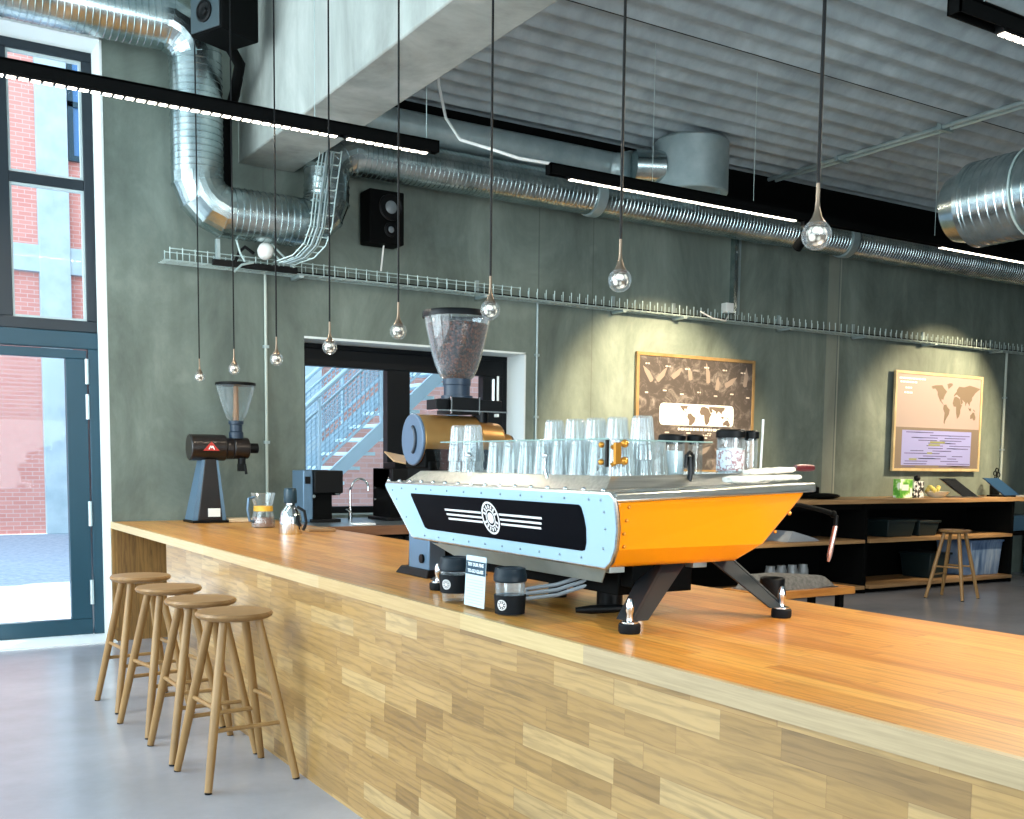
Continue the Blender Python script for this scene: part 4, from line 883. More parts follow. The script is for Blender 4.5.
# small black grinder at the far end of the bar
gx, gy = 2.42, 8.42
gr = thing('coffee_grinder', 'black coffee grinder with small clear hopper at the far end of the bar', 'coffee grinder', (gx, gy, HC))
mb = MB(); mb.hexa([(2.235, 8.30, HC + .02), (2.44, 8.30, HC + .02), (2.44, 8.56, HC + .02), (2.235, 8.56, HC + .02)], [(2.32, 8.36, 1.47), (2.41, 8.36, 1.47), (2.41, 8.52, 1.47), (2.32, 8.52, 1.47)])
mb.build('pedestal', GB, gr, bevel=.006)
for xa, xb, ta, tb__ in ((2.195, 2.234, 2.295, 2.319), (2.441, 2.475, 2.411, 2.428)):
    MB().hexa([(xa, 8.31, HC + .02), (xb, 8.31, HC + .02), (xb, 8.56, HC + .02), (xa, 8.56, HC + .02)], [(ta, 8.365, 1.46), (tb__, 8.365, 1.46), (tb__, 8.52, 1.46), (ta, 8.52, 1.46)]).build('pedestal_side_sheen', BLUEG, gr, smooth=0)  # blue-grey pieces stand for the blue reflection on the black sides
MB().box(2.185, 2.485, 8.27, 8.58, HC, HC + .022).build('base_plate', M['black'], gr, bevel=.004)
MB().box(2.32, 2.42, 8.293, 8.303, 1.0, 1.068).build('rating_plate', M['whiteplastic'], gr)
tr_ = MB().box(2.487, 2.72, 8.28, 8.52, HC + .004, HC + .03).build('catch_tray', mat('pale_tray', '#cdb694', .4), gr, bevel=.003)
mb = xcyl(MB(), 2.20, 2.50, gy, 1.562, .108); mb.build('motor_housing', GB, gr, bevel=.01)
mb = MB(); xcyl(mb, 2.50, 2.565, gy, 1.555, .088); xcyl(mb, 2.565, 2.70, gy, 1.56, .092, .088); mb.build('burr_housing', GB, gr, bevel=.008)
xcyl(MB(), 2.70, 2.785, gy, 1.562, .042).build('adjust_knob', M['black'], gr, bevel=.004)
mb = MB(); mb.cyl((2.64, gy - .02, 1.48), (2.64, gy - .02, 1.40), .032); mb.box(2.60, 2.66, gy - .06, gy - .02, 1.37, 1.43); mb.cyl((2.655, gy - .05, 1.43), (2.665, gy - .06, 1.345), .012); mb.build('spout', M['black'], gr)
ty = gy - .1085
mb = MB().prism([(2.29, ty + .001, 1.535), (2.425, ty + .001, 1.535), (2.357, ty - .006, 1.61)], (0, -.004, 0)); tb = mb.build('triangle_badge', mat('badge_red', '#b5362e', .4), gr, smooth=0)
mb = MB()
for a, b in (((2.335, 1.545), (2.35, 1.575)), ((2.35, 1.575), (2.358, 1.555)), ((2.358, 1.555), (2.366, 1.575)), ((2.366, 1.575), (2.381, 1.545))): mb.beam((a[0], ty - .006, a[1]), (b[0], ty - .008, b[1]), .008, .003, (0, 1, 0))
mb.build('badge_mark', M['whiteplastic'], tb, smooth=0)
mb = MB().lathe((2.60, gy, 0), [(0, 1.64), (.06, 1.64), (.06, 1.69), (.052, 1.70), (.052, 1.755), (.062, 1.76), (.062, 1.785), (0, 1.785)], 28); mb.build('hopper_collar', mat('navy_collar', '#1c2e40', .4), gr)
def hopper(x, y, z0, z1, r0, r1, bulge, t, th=.004):
    n = 12; out = [(r0 + (r1 - r0) * ((k / n) ** bulge), z0 + (z1 - z0) * k / n) for k in range(n + 1)]
    inn = [(max(r - th, .001), z) for r, z in out]
    return MB().lathe((x, y, 0), out + inn[::-1] + [out[0]], 44).build('hopper', M['glass'], t, smooth=60)
hopper(2.60, gy, 1.785, 2.075, .058, .162, .72, gr)
MB().lathe((2.60, gy, 0), [(0, 2.075), (.165, 2.075), (.167, 2.08), (.167, 2.095), (.16, 2.10), (0, 2.104)], 44).build('hopper_lid', M['black'], gr)
MB().sweep([(2.60, gy, 1.79), (2.60, gy, 2.07)], [.026, .020], 14).build('hopper_post', mat('brown_post', '#8d6a50', .5), gr)

# big bronze grinder behind the espresso machine
bx, by = 2.36, 4.32
gg = thing('bean_grinder', 'large bronze coffee grinder with hopper full of beans behind the espresso machine', 'coffee grinder', (bx, by, HC))
BRZ = noisy(mat('bronze_enamel', '#b5854c', .3, .75), [(.3, '#a5763f'), (.7, '#c79a5f')], 3, 3)
mb = MB(); mb.hexa([(2.18, 4.20, HC + .03), (2.40, 4.20, HC + .03), (2.40, 4.44, HC + .03), (2.18, 4.44, HC + .03)], [(2.19, 4.20, 1.46), (2.36, 4.20, 1.46), (2.36, 4.42, 1.46), (2.19, 4.42, 1.46)]); mb.build('pedestal', M['matteblack'], gg, bevel=.006)
MB().box(2.165, 2.25, 4.185, 4.40, HC + .03, 1.16).build('pedestal_cover', BLUEG, gg, bevel=.006)
MB().box(2.17, 2.40, 4.19, 4.43, 1.20, 1.46).build('drive_box', M['matteblack'], gg, bevel=.008)
mb = MB(); mb.hexa([(2.135, 4.15, HC), (2.46, 4.15, HC), (2.46, 4.49, HC), (2.135, 4.49, HC)], [(2.155, 4.175, HC + .035), (2.44, 4.175, HC + .035), (2.44, 4.465, HC + .035), (2.155, 4.465, HC + .035)]); mb.build('base_plate', M['black'], gg, bevel=.006)
MB().lathe((2.166, 4.25, 1.03), [(0, 0), (.02, .0), (.02, .012), (0, .014)], 20, Matrix.Rotation(R(-90), 3, 'Y')).build('power_knob', M['black'], gg)
mb = xcyl(MB(), 2.155, 2.46, by, 1.555, .112); mb.build('motor_housing', BRZ, gg, bevel=.008)
mb = xcyl(MB(), 2.46, 2.60, by, 1.548, .102, .088); xcyl(mb, 2.60, 2.665, by, 1.54, .05); mb.build('burr_housing', BRZ, gg, bevel=.01)
xcyl(MB(), 2.60, 2.67, by, 1.54, .045).build('adjust_knob', M['black'], gg)
mb = xcyl(MB(), 2.142, 2.158, by, 1.555, .115); cap = mb.build('end_cap', mat('slate_cap', '#5d7187', .4, .3), gg, bevel=.006)
mb = MB(); pts = [(2.138, by - .045 * math.cos(a) , 1.555 + .06 * math.sin(a)) for a in [R(-70 + 14 * k) for k in range(11)]]; mb.sweep(pts, .008, 8); mb.build('cap_handle', mat('dark_slate', '#26313d', .4), cap)
mb = MB(); mb.box(2.16, 2.62, by - .107, by + .107, 1.43, 1.515); mb.build('lower_shade_band', M['matteblack'], gg, bevel=.006)  # black band paints the shade on the cylinder's lower half
mb = MB(); mb.box(2.31, 2.45, by - .08, by + .08, 1.672, 1.745); mb.box(2.24, 2.31, by - .05, by + .05, 1.69, 1.735); mb.box(2.45, 2.60, by - .04, by + .05, 1.69, 1.74); mb.cyl((2.5, by, 1.62), (2.5, by, 1.70), .04); mb.build('gate_block', M['blackmetal'], gg, bevel=.003)
mb = MB(); mb.box(2.235, 2.605, by - .082, by + .06, 1.683, 1.689); mb.box(2.30, 2.306, by - .085, by - .08, 1.672, 1.748); mb.box(2.448, 2.454, by - .085, by - .08, 1.672, 1.748); mb.cyl((2.575, by, 1.69), (2.575, by, 1.84), .008); mb.build('gate_trim', M['chrome'], gg)
MB().lathe((2.375, by, 0), [(0, 1.74), (.075, 1.74), (.075, 1.755), (.062, 1.757), (.062, 1.80), (.066, 1.803), (.066, 1.83), (0, 1.83)], 32).build('hopper_collar', mat('teal_collar', '#3c5b70', .35) if 0 else bpy.data.materials['navy_collar'], gg)
HPz0, HPz1 = 1.815, 2.12
hopper(2.375, by, HPz0, HPz1, .05, .158, .52, gg)
n = 12
bp_ = [(max(.05 + (.158 - .05) * ((k / n) ** .52) - .007, .003), HPz0 + .004 + (HPz1 - HPz0) * k / n) for k in range(11)]
BEAN = mat('roast_beans', '#4a2a1c', .4); N, L, B = nodes(BEAN)
t_ = N.new('ShaderNodeTexCoord'); vo = N.new('ShaderNodeTexVoronoi'); vo.inputs['Scale'].default_value = 85; L.new(t_.outputs['Object'], vo.inputs['Vector'])
rr_ = ramp(N, [(0, '#9d5836'), (.35, '#693520'), (.7, '#200e08')]); L.new(vo.outputs['Distance'], rr_.inputs[0])
sp_ = N.new('ShaderNodeSeparateColor'); L.new(vo.outputs['Color'], sp_.inputs[0]); r5 = ramp(N, [(0, .45), (1, 1.0)]); L.new(sp_.outputs[0], r5.inputs[0])
L.new(mixrgb(N, L, rr_.outputs[0], r5.outputs[0], 1.0, 'MULTIPLY'), B.inputs['Base Color'])
bpn = N.new('ShaderNodeBump'); bpn.inputs['Strength'].default_value = 1; bpn.inputs['Distance'].default_value = .006; bpn.invert = True; L.new(vo.outputs['Distance'], bpn.inputs['Height']); L.new(bpn.outputs[0], B.inputs['Normal'])
bo = MB().lathe((2.375, by, 0), [(0, HPz0 + .004)] + bp_ + [(0, bp_[-1][1] + .02)], 40).build('coffee_beans', BEAN, gg, smooth=60); bo['kind'] = 'stuff'
mb = MB().lathe((2.375, by, 0), [(.160, 2.10), (.164, 2.10), (.164, 2.122), (.160, 2.128), (.150, 2.128), (.150, 2.122), (.160, 2.12), (.160, 2.10)], 44); mb.build('hopper_rim', M['blackmetal'], gg)

gg.location = (2.262, 4.15, HC); gg.scale = (.95, .92, .985)
gr.location.x += .005; gr.scale = (.95, .95, .97)

# ------------------------------------------------------------------ small things at the far end of the bar
cf = thing('glass_carafe', 'hourglass coffee carafe with yellow collar and dark handle by the small grinder', 'carafe', (2.55, 7.6, HC))
cx_, cy_ = 2.545, 7.62
outp = [(.06, .0), (.092, .004), (.098, .03), (.088, .09), (.070, .148), (.072, .165), (.085, .22), (.100, .285)]
MB().lathe((cx_, cy_, HC), [(0, 0)] + outp + [(r_ - .004, z) for r_, z in outp[::-1]][:-1] + [(0, .006)], 40, flute=.03, nf=8).build('glass_body', M['glass'], cf, smooth=60)
MB().lathe((cx_, cy_, HC), [(.072, .135), (.079, .135), (.077, .178), (.071, .178), (.072, .135)], 32).build('collar', mat('yellow_collar', '#d9a93c', .5), cf)
MB().lathe((cx_, cy_, HC), [(0, .008), (.086, .008), (.088, .03), (.081, .085), (0, .088)], 32).build('coffee', mat('brown_coffee', '#8c6a58', .2), cf)
MB().sweep([(cx_ - .085, cy_ - .02, HC + .25), (cx_ - .135, cy_ - .04, HC + .24), (cx_ - .145, cy_ - .045, HC + .15), (cx_ - .125, cy_ - .035, HC + .06), (cx_ - .09, cy_ - .02, HC + .05)], .012, 10).build('handle', BLUEG, cf)
cf.scale = (.9, .9, .9)
jg = thing('steel_jug', 'polished steel jug with dark screw top and handle on the bar', 'jug', (2.485, 6.93, HC))
jx, jy = 2.485, 6.93
MB().lathe((jx, jy, HC), [(0, 0), (.083, 0), (.086, .006), (.078, .12), (.070, .165), (.045, .195), (.032, .212), (.032, .23), (0, .23)], 36).build('jug_body', M['chrome'], jg)
MB().lathe((jx, jy, HC), [(0, .225), (.045, .225), (.049, .235), (.047, .32), (.04, .335), (0, .338)], 28).build('screw_top', mat('dark_teal_top', '#173442', .35), jg)
MB().sweep([(jx + .035, jy - .05, HC + .20), (jx + .075, jy - .085, HC + .17), (jx + .088, jy - .09, HC + .09), (jx + .07, jy - .075, HC + .03)], .0115, 10).build('handle', M['blackmetal'], jg)
jg.scale = (.93, .93, .93); jg.location.y -= .06
tag(MB().box(2.66, 2.86, 6.98, 7.22, HC, HC + .022).build('wooden_board', M['shelfwood'], loc=(2.76, 7.1, HC), bevel=.004), 'small pale wooden board lying right of the steel jug', 'board')

def brewer(x0, x1, y0, y1, h, label, side, copper=False):
    t = thing('coffee_brewer', label, 'coffee brewer', ((x0 + x1) / 2, (y0 + y1) / 2, HC)); w = x1 - x0
    MB().box(x0 + .1 * w, x0 + .72 * w, y0 + .05, y1, HC + .02, HC + h).build('body', M['matteblack'], t, bevel=.008)
    MB().box(x0 + .1 * w, x1, y0, y1, HC + h * .56, HC + h).build('brew_head', M['black'], t, bevel=.008)
    MB().box(x0, x1 - .02, y0 + .0, y1, HC - .003, HC + .024).build('base_plate', M['black'], t, bevel=.004)
    MB().lathe((x1 - .12 * w, y0 + .09, HC + h * .56), [(.035, -.02), (.05, 0), (0, 0)], 20).build('spray_cone', M['chrome'], t)
    if side:
        s_ = MB().box(x0 - .055, x0 + .1 * w, y0 + .04, y1 - .1, HC - .003, HC + h).build('water_tank', BLUEG, t, bevel=.008)
        MB().box(x0 - .04, x0 + .005, y0 + .034, y0 + .041, HC + h * .74, HC + h * .88).build('tank_gauge', M['black'], s_)
        MB().cyl((x0 + .02, y0 + .035, HC + h * .5), (x0 + .02, y0 + .0, HC + h * .5), .014).build('tap', M['chrome'], t)
    else:
        for z in (.40, .62): MB().cyl((x0 + .1 * w, y0 + .2, HC + h * z), (x0 - .03, y0 + .2, HC + h * z), .012).build('side_tap', M['chrome'], t)
    if copper:
        m_ = MB().box(-.15, .17, -.12, .12, -.006, .006); Mx = Matrix.Rotation(R(10), 4, 'Y') @ Matrix.Rotation(R(20), 4, 'X'); c_ = Vector((x0 + .22, y0 + .12, HC + h + .075)); m_.v = [c_ + Mx @ v for v in m_.v]
        m_.build('tilted_lid', mat('tan_lid', '#d9b78d', .35, .2), t, bevel=.003)
        MB().box(x0 + .12, x0 + .42, y0 + .1, y1 - .06, HC + h, HC + h + .05).build('lid_base', M['black'], t, bevel=.004)
    return t
brewer(3.11, 3.385, 8.1, 8.5, .42, 'black filter coffee brewer with blue-grey tank at the left window edge', True)
brewer(3.78, 4.26, 8.1, 8.5, .44, 'black filter coffee brewer with tilted tan lid right of the tap', False, True)
fc = thing('sink_tap', 'slim chrome gooseneck tap in front of the stair window', 'tap', (3.53, 8.3, HC))
MB().cyl((3.53, 8.3, HC - .005), (3.53, 8.3, HC + .10), .018, n=16).build('tap_base', M['chrome'], fc)
MB().sweep([(3.53, 8.3, HC + .09), (3.53, 8.3, HC + .26)] + [(3.60 - .07 * math.cos(R(a)), 8.27 - .03 * (a / 180), HC + .28 + .07 * math.sin(R(a))) for a in range(0, 181, 20)] + [(3.67, 8.24, HC + .25)], .009, 10).build('spout', M['chrome'], fc)
MB().sweep([(3.53, 8.28, HC + .07), (3.47, 8.26, HC + .10)], .007, 8).build('lever', M['chrome'], fc)
tag(MB().box(3.3, 3.46, 7.62, 7.74, HC - .003, HC + .012).build('sponge_cloth', M['whiteplastic'], loc=(3.38, 7.68, HC - .003), bevel=.004), 'small pale cloth at the front edge of the back counter', 'cloth')

# ------------------------------------------------------------------ long wall table on the right
TX0, TX1, TYF, TZT = 6.6, 13.45, 8.0, 1.08
wt = thing('wall_table', 'long dark wall table with wooden top and two open shelves', 'table', (10, 8.37, 0))
MB().box(TX0, TX1, TYF, WY - .01, TZT - .05, TZT).build('tabletop', M['shelfwood'], wt, bevel=.004)
MB().box(TX0 + .02, 12.52, WY - .05, WY - .012, .0, TZT - .05).build('back_panel', M['matteblack'], wt, smooth=0)
for x in (TX0 + .02, 9.72, 12.5): MB().box(x, x + .05, TYF + .05, WY - .05, 0, TZT - .05).build('upright', M['matteblack'], wt, smooth=0)
MB().box(TX1 - .08, TX1 - .03, TYF + .06, TYF + .11, 0, TZT - .05).build('leg', M['matteblack'], wt)
MB().box(TX0 + .05, 12.5, TYF + .10, TYF + .14, TZT - .12, TZT - .05).build('apron', M['matteblack'], wt, smooth=0)
for z in (.60, .075):
    for a, b in ((TX0 + .07, 9.70), (9.79, 12.49)): MB().box(a, b, TYF + (.02 if z > .3 else 0), WY - .05, z - .02, z + .02).build('shelf', M['shelfwood'], wt, bevel=.003)
MB().box(TX0 + .05, 12.5, TYF + .12, TYF + .15, 0, .055).build('plinth', M['matteblack'], wt, smooth=0)
# on the table
pk = thing('packet', 'green and white carton packet standing on the wall table under the lilac chart', 'packet', (10.68, 8.3, TZT))
MB().box(10.57, 10.80, 8.26, 8.36, TZT, TZT + .225).build('carton', noisy(mat('green_carton', '#5c9c3c', .5), [(.42, '#4f9a35'), (.52, '#8fc45c'), (.6, '#e6ece0')], 9, 2), pk, bevel=.004)
MB().box(10.60, 10.72, 8.254, 8.259, TZT + .09, TZT + .16).build('carton_label', M['whiteplastic'], pk)
tn = thing('patterned_tin', 'black and white patterned tin with round knob right of the green packet', 'tin', (10.95, 8.33, TZT))
MB().box(10.84, 11.03, 8.27, 8.39, TZT, TZT + .2).build('tin_body', noisy(mat('tin_print', '#22242a', .45), [(.48, '#17181c'), (.55, '#d8dadc')], 16, 2), tn, bevel=.006)
MB().ball((10.97, 8.33, TZT + .235), .04, 16, 10).build('knob', M['black'], tn)
bw = thing('bowl', 'small pale bowl with yellow flowers beside the laptop', 'bowl', (11.2, 8.25, TZT))
MB().lathe((11.25, 8.25, TZT), [(0, 0), (.06, 0), (.13, .05), (.15, .075), (.14, .075), (.11, .045), (0, .02)], 28).build('bowl_body', mat('pale_bowl', '#cfc7b0', .5), bw)
random.seed(3)
for k in range(9):
    a = k * .7; mb = MB().ball((11.17 + .07 * math.cos(a), 8.25 + .06 * math.sin(a), TZT + .085 + .02 * (k % 3)), .028, 10, 7); mb.build('flower', mat('yellow_flower', '#c9b964', .8) if k == 0 else bpy.data.materials['yellow_flower'], bw)
lp = thing('laptop', 'open dark laptop leaning back on the wall table', 'laptop', (11.6, 8.2, TZT))
def plate(c, w, h, th, rx, rz, inset=0):
    Mx = Matrix.Rotation(rz, 4, 'Z') @ Matrix.Rotation(rx, 4, 'X'); m_ = MB().box(-w / 2, w / 2, -th / 2, th / 2, 0, h); m_.v = [Vector(c) + Mx @ v for v in m_.v]; return m_
mb = MB(); mb.prism([(11.35, 8.30, TZT + .235), (11.60, 8.12, TZT + .005), (11.90, 8.12, TZT + .005), (11.66, 8.30, TZT + .235)], (0, .014, .0)); mb.build('screen_back', M['chrome'], lp, smooth=0)
mb = MB(); mb.prism([(11.375, 8.281, TZT + .223), (11.605, 8.117, TZT + .014), (11.875, 8.117, TZT + .014), (11.645, 8.281, TZT + .223)], (0, -.004, 0)); mb.build('screen', mat('dark_screen', '#171a1f', .25), lp, smooth=0)
mb = MB().box(11.58, 11.98, 8.1, 8.36, TZT, TZT + .014); mb.build('keyboard_base', M['steel'], lp, bevel=.003)
tb_ = thing('card_terminal', 'dark blue tilted terminal screen at the right end of the wall table', 'terminal', (12.6, 8.3, TZT))
mb = MB(); mb.prism([(12.30, 8.34, TZT + .24), (12.52, 8.18, TZT + .02), (12.86, 8.18, TZT + .02), (12.62, 8.34, TZT + .24)], (0, .02, 0)); mb.build('screen', mat('blue_screen', '#24405f', .3), tb_, smooth=0)
mb = MB().box(12.5, 12.8, 8.2, 8.42, TZT, TZT + .02); mb.build('stand', M['black'], tb_)
pn = thing('tool_cup', 'dark cup holding black tools behind the blue terminal', 'cup', (12.85, 8.5, TZT))
MB().lathe((12.82, 8.52, TZT), [(0, 0), (.06, 0), (.065, .14), (.06, .14), (.055, .01), (0, .01)], 24).build('cup_body', M['black'], pn)
for k, (dx, dz) in enumerate(((-.04, .3), (0, .34), (.04, .28))):
    mb = MB().cyl((12.82 + dx * .4, 8.52, TZT + .02), (12.82 + dx, 8.5, TZT + dz - .04), .008, n=8)
    mb.sweep([(12.82 + dx + .03 * math.sin(a), 8.5, TZT + dz + .03 * math.cos(a)) for a in [2 * math.pi * i / 14 for i in range(14)]], .007, 6, closed=True); mb.build('tool', M['black'], pn)
tag(MB().box(13.0, 13.35, 8.1, 8.4, TZT, TZT + .015).build('paper_stack', M['whiteplastic'], loc=(13.2, 8.25, TZT)), 'pale papers at the far right corner of the wall table', 'paper')
gh = thing('black_pouch', 'black pouch lying on the left of the wall table', 'pouch', (9.1, 8.2, TZT))
MB().ball((9.2, 8.2, TZT + .035), .22, 20, 10, (1, .6, .16)).build('pouch_body', M['matteblack'], gh)
MB().box(8.82, 9.3, 8.35, 8.6, TZT, TZT + .14).build('pouch_flap', M['black'], gh, bevel=.02)
# in the shelves
def crate(x0, x1, y0, y1, z0, h, m, label, open_=True):
    t = thing('storage_box', label, 'storage box', ((x0 + x1) / 2, (y0 + y1) / 2, z0)); s = .03
    mb = MB(); mb.hexa([(x0 + s, y0 + s, z0), (x1 - s, y0 + s, z0), (x1 - s, y1 - s, z0), (x0 + s, y1 - s, z0)], [(x0, y0, z0 + h), (x1, y0, z0 + h), (x1, y1, z0 + h), (x0, y1, z0 + h)]); mb.build('box_body', m, t, bevel=.01)
    MB().box(x0 - .012, x1 + .012, y0 - .012, y1 + .012, z0 + h - .02, z0 + h + .008).build('box_rim', m, t, bevel=.004); return t
TEAL = mat('dark_teal_plastic', '#0b1c1f', .5); BINB = noisy(mat('blue_translucent', '#7f9dc4', .3), [(.4, '#3f5a80'), (.55, '#6f86a6'), (.7, '#94a3b6')], 3, 3, (4, 1, .6))
crate(10.25, 10.75, 8.15, 8.6, .621, .2, TEAL, 'dark teal storage box on the upper shelf, left of a similar one')
crate(10.82, 11.2, 8.15, 8.6, .621, .18, TEAL, 'smaller dark teal storage box on the upper shelf, above the lone stool')
crate(11.78, 12.42, 8.1, 8.62, .096, .44, BINB, 'tall blue translucent bin on the lower shelf right of the lone stool')
crate(11.05, 11.45, 8.15, 8.6, .096, .3, TEAL, 'dark teal bin on the lower shelf behind the lone stool')
crate(12.6, 13.3, 8.25, 8.6, .625, .2, mat('pale_blue_box', '#5f8298', .3), 'pale blue plastic box under the right end of the table')
MB_s = MB().box(12.56, 13.4, 8.2, 8.7, .575, .615); MB_s.build('shelf', M['matteblack'], wt)
tag(MB().prism([(8.55, 8.1, .622), (9.05, 8.1, .622), (8.95, 8.1, .66), (8.62, 8.1, .74)], (0, .35, 0)).build('paper_bag', mat('grey_bag', '#8f97a0', .8), loc=(8.8, 8.25, .622), smooth=0), 'grey folded bag on the upper shelf seen past the machine', 'bag')
random.seed(5)
for k in range(4):
    x = 8.45 + .17 * k; o = MB().lathe((x, 8.25, .096), [(0, 0), (.055, 0), (.06, .01), (.06, .2), (.05, .235), (.05, .26), (0, .262)], 20).build('storage_jar', mat('clear_jar', '#b9c0c4', .1, trans=.6) if k == 0 else bpy.data.materials['clear_jar'], loc=(x, 8.25, .096))
    tag(o, ['leftmost clear jar on the lower shelf beyond the machine', 'second clear jar from the left on the lower shelf', 'third clear jar from the left on the lower shelf', 'rightmost clear jar on the lower shelf beyond the machine'][k], 'jar', 'jars on the lower shelf')
# low bench with folded blanket behind the bar
bn = thing('low_bench', 'low orange-brown wooden bench behind the bar, a grey blanket on it', 'bench', (6.6, 6.2, 0))
MB().box(5.9, 6.98, 5.85, 6.28, .40, .46).build('bench_top', noisy(mat('orange_wood', '#b8752f', .4), [(.3, '#a2632a'), (.7, '#cb8a42')], 3, 5, (1, 9, 9)), bn, bevel=.006)
for x in (6.0, 6.85):
    for yy in (5.9, 6.2): MB().box(x, x + .05, yy, yy + .05, 0, .40).build('leg', M['matteblack'], bn)
mb = MB(); vs = []; fs = []; nx, ny = 14, 8
for i in range(nx + 1):
    for j in range(ny + 1):
        u, v = i / nx, j / ny; e = min(u, 1 - u, v, 1 - v)
        vs.append((5.94 + .9 * u, 5.9 + .33 * v, .463 + (.08 + .05 * (1 - u)) * min(1, e * 7) + .008 * math.sin(9 * u + 5 * v)))
fs = [(i * (ny + 1) + j, (i + 1) * (ny + 1) + j, (i + 1) * (ny + 1) + j + 1, i * (ny + 1) + j + 1) for i in range(nx) for j in range(ny)]
mb.add(vs, fs); mb.box(5.945, 6.835, 5.905, 6.225, .4605, .466)
tag(mb.build('folded_blanket', noisy(mat('grey_blanket', '#6c6a66', .95), [(.3, '#5a5855'), (.7, '#7d7a75')], 30, 3, bump=.3), loc=(6.4, 6.05, .46), smooth=60), 'folded grey blanket lying on the low wooden bench', 'blanket')

# ------------------------------------------------------------------ framed posters
NA = [(-168, 66), (-140, 70), (-95, 72), (-80, 62), (-60, 52), (-70, 44), (-81, 31), (-82, 25), (-97, 26), (-95, 18), (-88, 16), (-83, 9), (-78, 8), (-92, 14), (-105, 20), (-115, 30), (-124, 40), (-125, 49), (-140, 59), (-160, 58)]
SA = [(-78, 8), (-62, 10), (-50, 0), (-35, -7), (-40, -22), (-55, -35), (-65, -45), (-68, -55), (-74, -50), (-71, -30), (-70, -18), (-81, -5)]
AF = [(-16, 15), (-10, 30), (-5, 36), (10, 37), (32, 31), (43, 12), (51, 11), (40, -5), (40, -15), (33, -28), (20, -35), (12, -18), (9, 4), (-8, 5)]
EA = [(-9, 37), (-9, 43), (0, 49), (8, 54), (10, 60), (25, 71), (60, 70), (100, 77), (140, 73), (180, 68), (160, 60), (142, 52), (130, 42), (122, 38), (121, 28), (108, 20), (105, 9), (100, 14), (95, 17), (88, 22), (80, 14), (77, 8), (72, 20), (60, 25), (50, 29), (57, 18), (45, 13), (35, 30), (36, 36), (27, 37), (20, 40), (12, 44), (3, 43)]
AU = [(114, -22), (122, -18), (130, -12), (137, -12), (142, -11), (146, -19), (153, -27), (150, -37), (140, -38), (131, -31), (115, -34)]
GL = [(-50, 60), (-55, 70), (-60, 76), (-30, 83), (-20, 75), (-40, 65)]
ID = [(96, 4), (106, -6), (116, -8), (118, 2), (110, 2), (104, 0)]
NG = [(131, -1), (140, -3), (149, -9), (141, -8)]
def clip(poly, lo, hi):
    for val, sgn in ((lo, 1), (hi, -1)):
        out = []
        for a, b in zip(poly, poly[1:] + poly[:1]):
            ia, ib = (a[1] - val) * sgn >= 0, (b[1] - val) * sgn >= 0
            if ia: out.append(a)
            if ia != ib: t = (val - a[1]) / (b[1] - a[1]); out.append((a[0] + (b[0] - a[0]) * t, val))
        poly = out
        if not poly: return []
    return poly
def worldmap(mb, x0, x1, zc, y, lo=-60, hi=85, vs=1.0, polys=(NA, SA, AF, EA, AU, GL, ID, NG), th=.0012):
    k = (x1 - x0) / 360
    for p in polys:
        q = clip(list(p), lo, hi)
        if len(q) > 2: mb.prism([((x0 + x1) / 2 + a * k, y, zc + b * k * vs) for a, b in q], (0, -th, 0))
    return mb
def poster(x0, x1, z0, z1, label, paper, framem, gap):
    t = thing('framed_poster', label, 'poster', ((x0 + x1) / 2, WY, z0)); yb = WY - .002
    mb = MB(); y0 = yb - gap - .035; rect_frame(mb, x0, x1, z0, z1, y0, yb - gap, .035)
    mb.box(x0 + .1, x1 - .1, yb - gap, yb, z0 + .1, z1 - .1); mb.build('frame', framem, t, bevel=.003)
    MB().box(x0 + .03, x1 - .03, y0 + .012, y0 + .02, z0 + .03, z1 - .03).build('print', paper, t, smooth=0)
    return t, y0 + .0115
FRW = noisy(mat('gold_oak_frame', '#8f7348', .4), [(.3, '#80653d'), (.7, '#9d8055')], 5, 4)
sk = mat('brown_poster', '#4f443e', .6); N, L, B = nodes(sk); t_ = N.new('ShaderNodeTexCoord'); n1 = N.new('ShaderNodeTexNoise'); n1.inputs['Scale'].default_value = 5.5; n1.inputs['Detail'].default_value = 9; n1.inputs['Roughness'].default_value = .72; n1.inputs['Distortion'].default_value = 1.6
L.new(t_.outputs['Object'], n1.inputs['Vector']); r_ = ramp(N, [(.0, '#3d3735'), (.5, '#48413e'), (.6, '#6e6661'), (.72, '#9a928d')]); L.new(n1.outputs['Fac'], r_.inputs[0]); L.new(r_.outputs[0], B.inputs['Base Color'])
PX0, PX1, PZ0, PZ1 = 6.90, 8.58, 1.36, 2.615
t1, py = poster(PX0, PX1, PZ0, PZ1, 'framed dark brown poster with a white world map band, left on the wall', sk, FRW, .012)
WP = mat('poster_white', '#eef2e8', .6); BRN = mat('poster_brown', '#6a5d53', .6); PALEB = mat('poster_pale', '#cfc4b8', .6)
bx0, bx1, bz0, bz1 = 7.22, 8.28, 1.87, 2.10
pts = []
for cxq, a0, a1 in ((bx1 - .06, -90, 90), (bx0 + .06, 90, 270)):
    for k in range(9): a = R(a0 + (a1 - a0) * k / 8); s1_ = math.copysign(abs(math.sin(a)) ** .5, math.sin(a)); pts.append((cxq + .06 * math.copysign(abs(math.cos(a)) ** .6, math.cos(a)), py, (bz0 + bz1) / 2 + (bz1 - bz0) / 2 * s1_))
MB().prism(pts, (0, -.001, 0)).build('map_band', WP, t1, smooth=0)
worldmap(MB(), bx0 + .12, bx1 + .02, 1.975, py - .001, -36, 38, 1.05).build('map_land', BRN, t1, smooth=0)
def bars(mb, rows, y, h, seed, th=.0008):
    random.seed(seed)
    for x0, x1, z in rows:
        x = x0
        while x < x1 - .01: w = min(random.uniform(.02, .06), x1 - x); mb.box(x, x + w, y - th, y, z - h / 2, z + h / 2); x += w + .012
    return mb
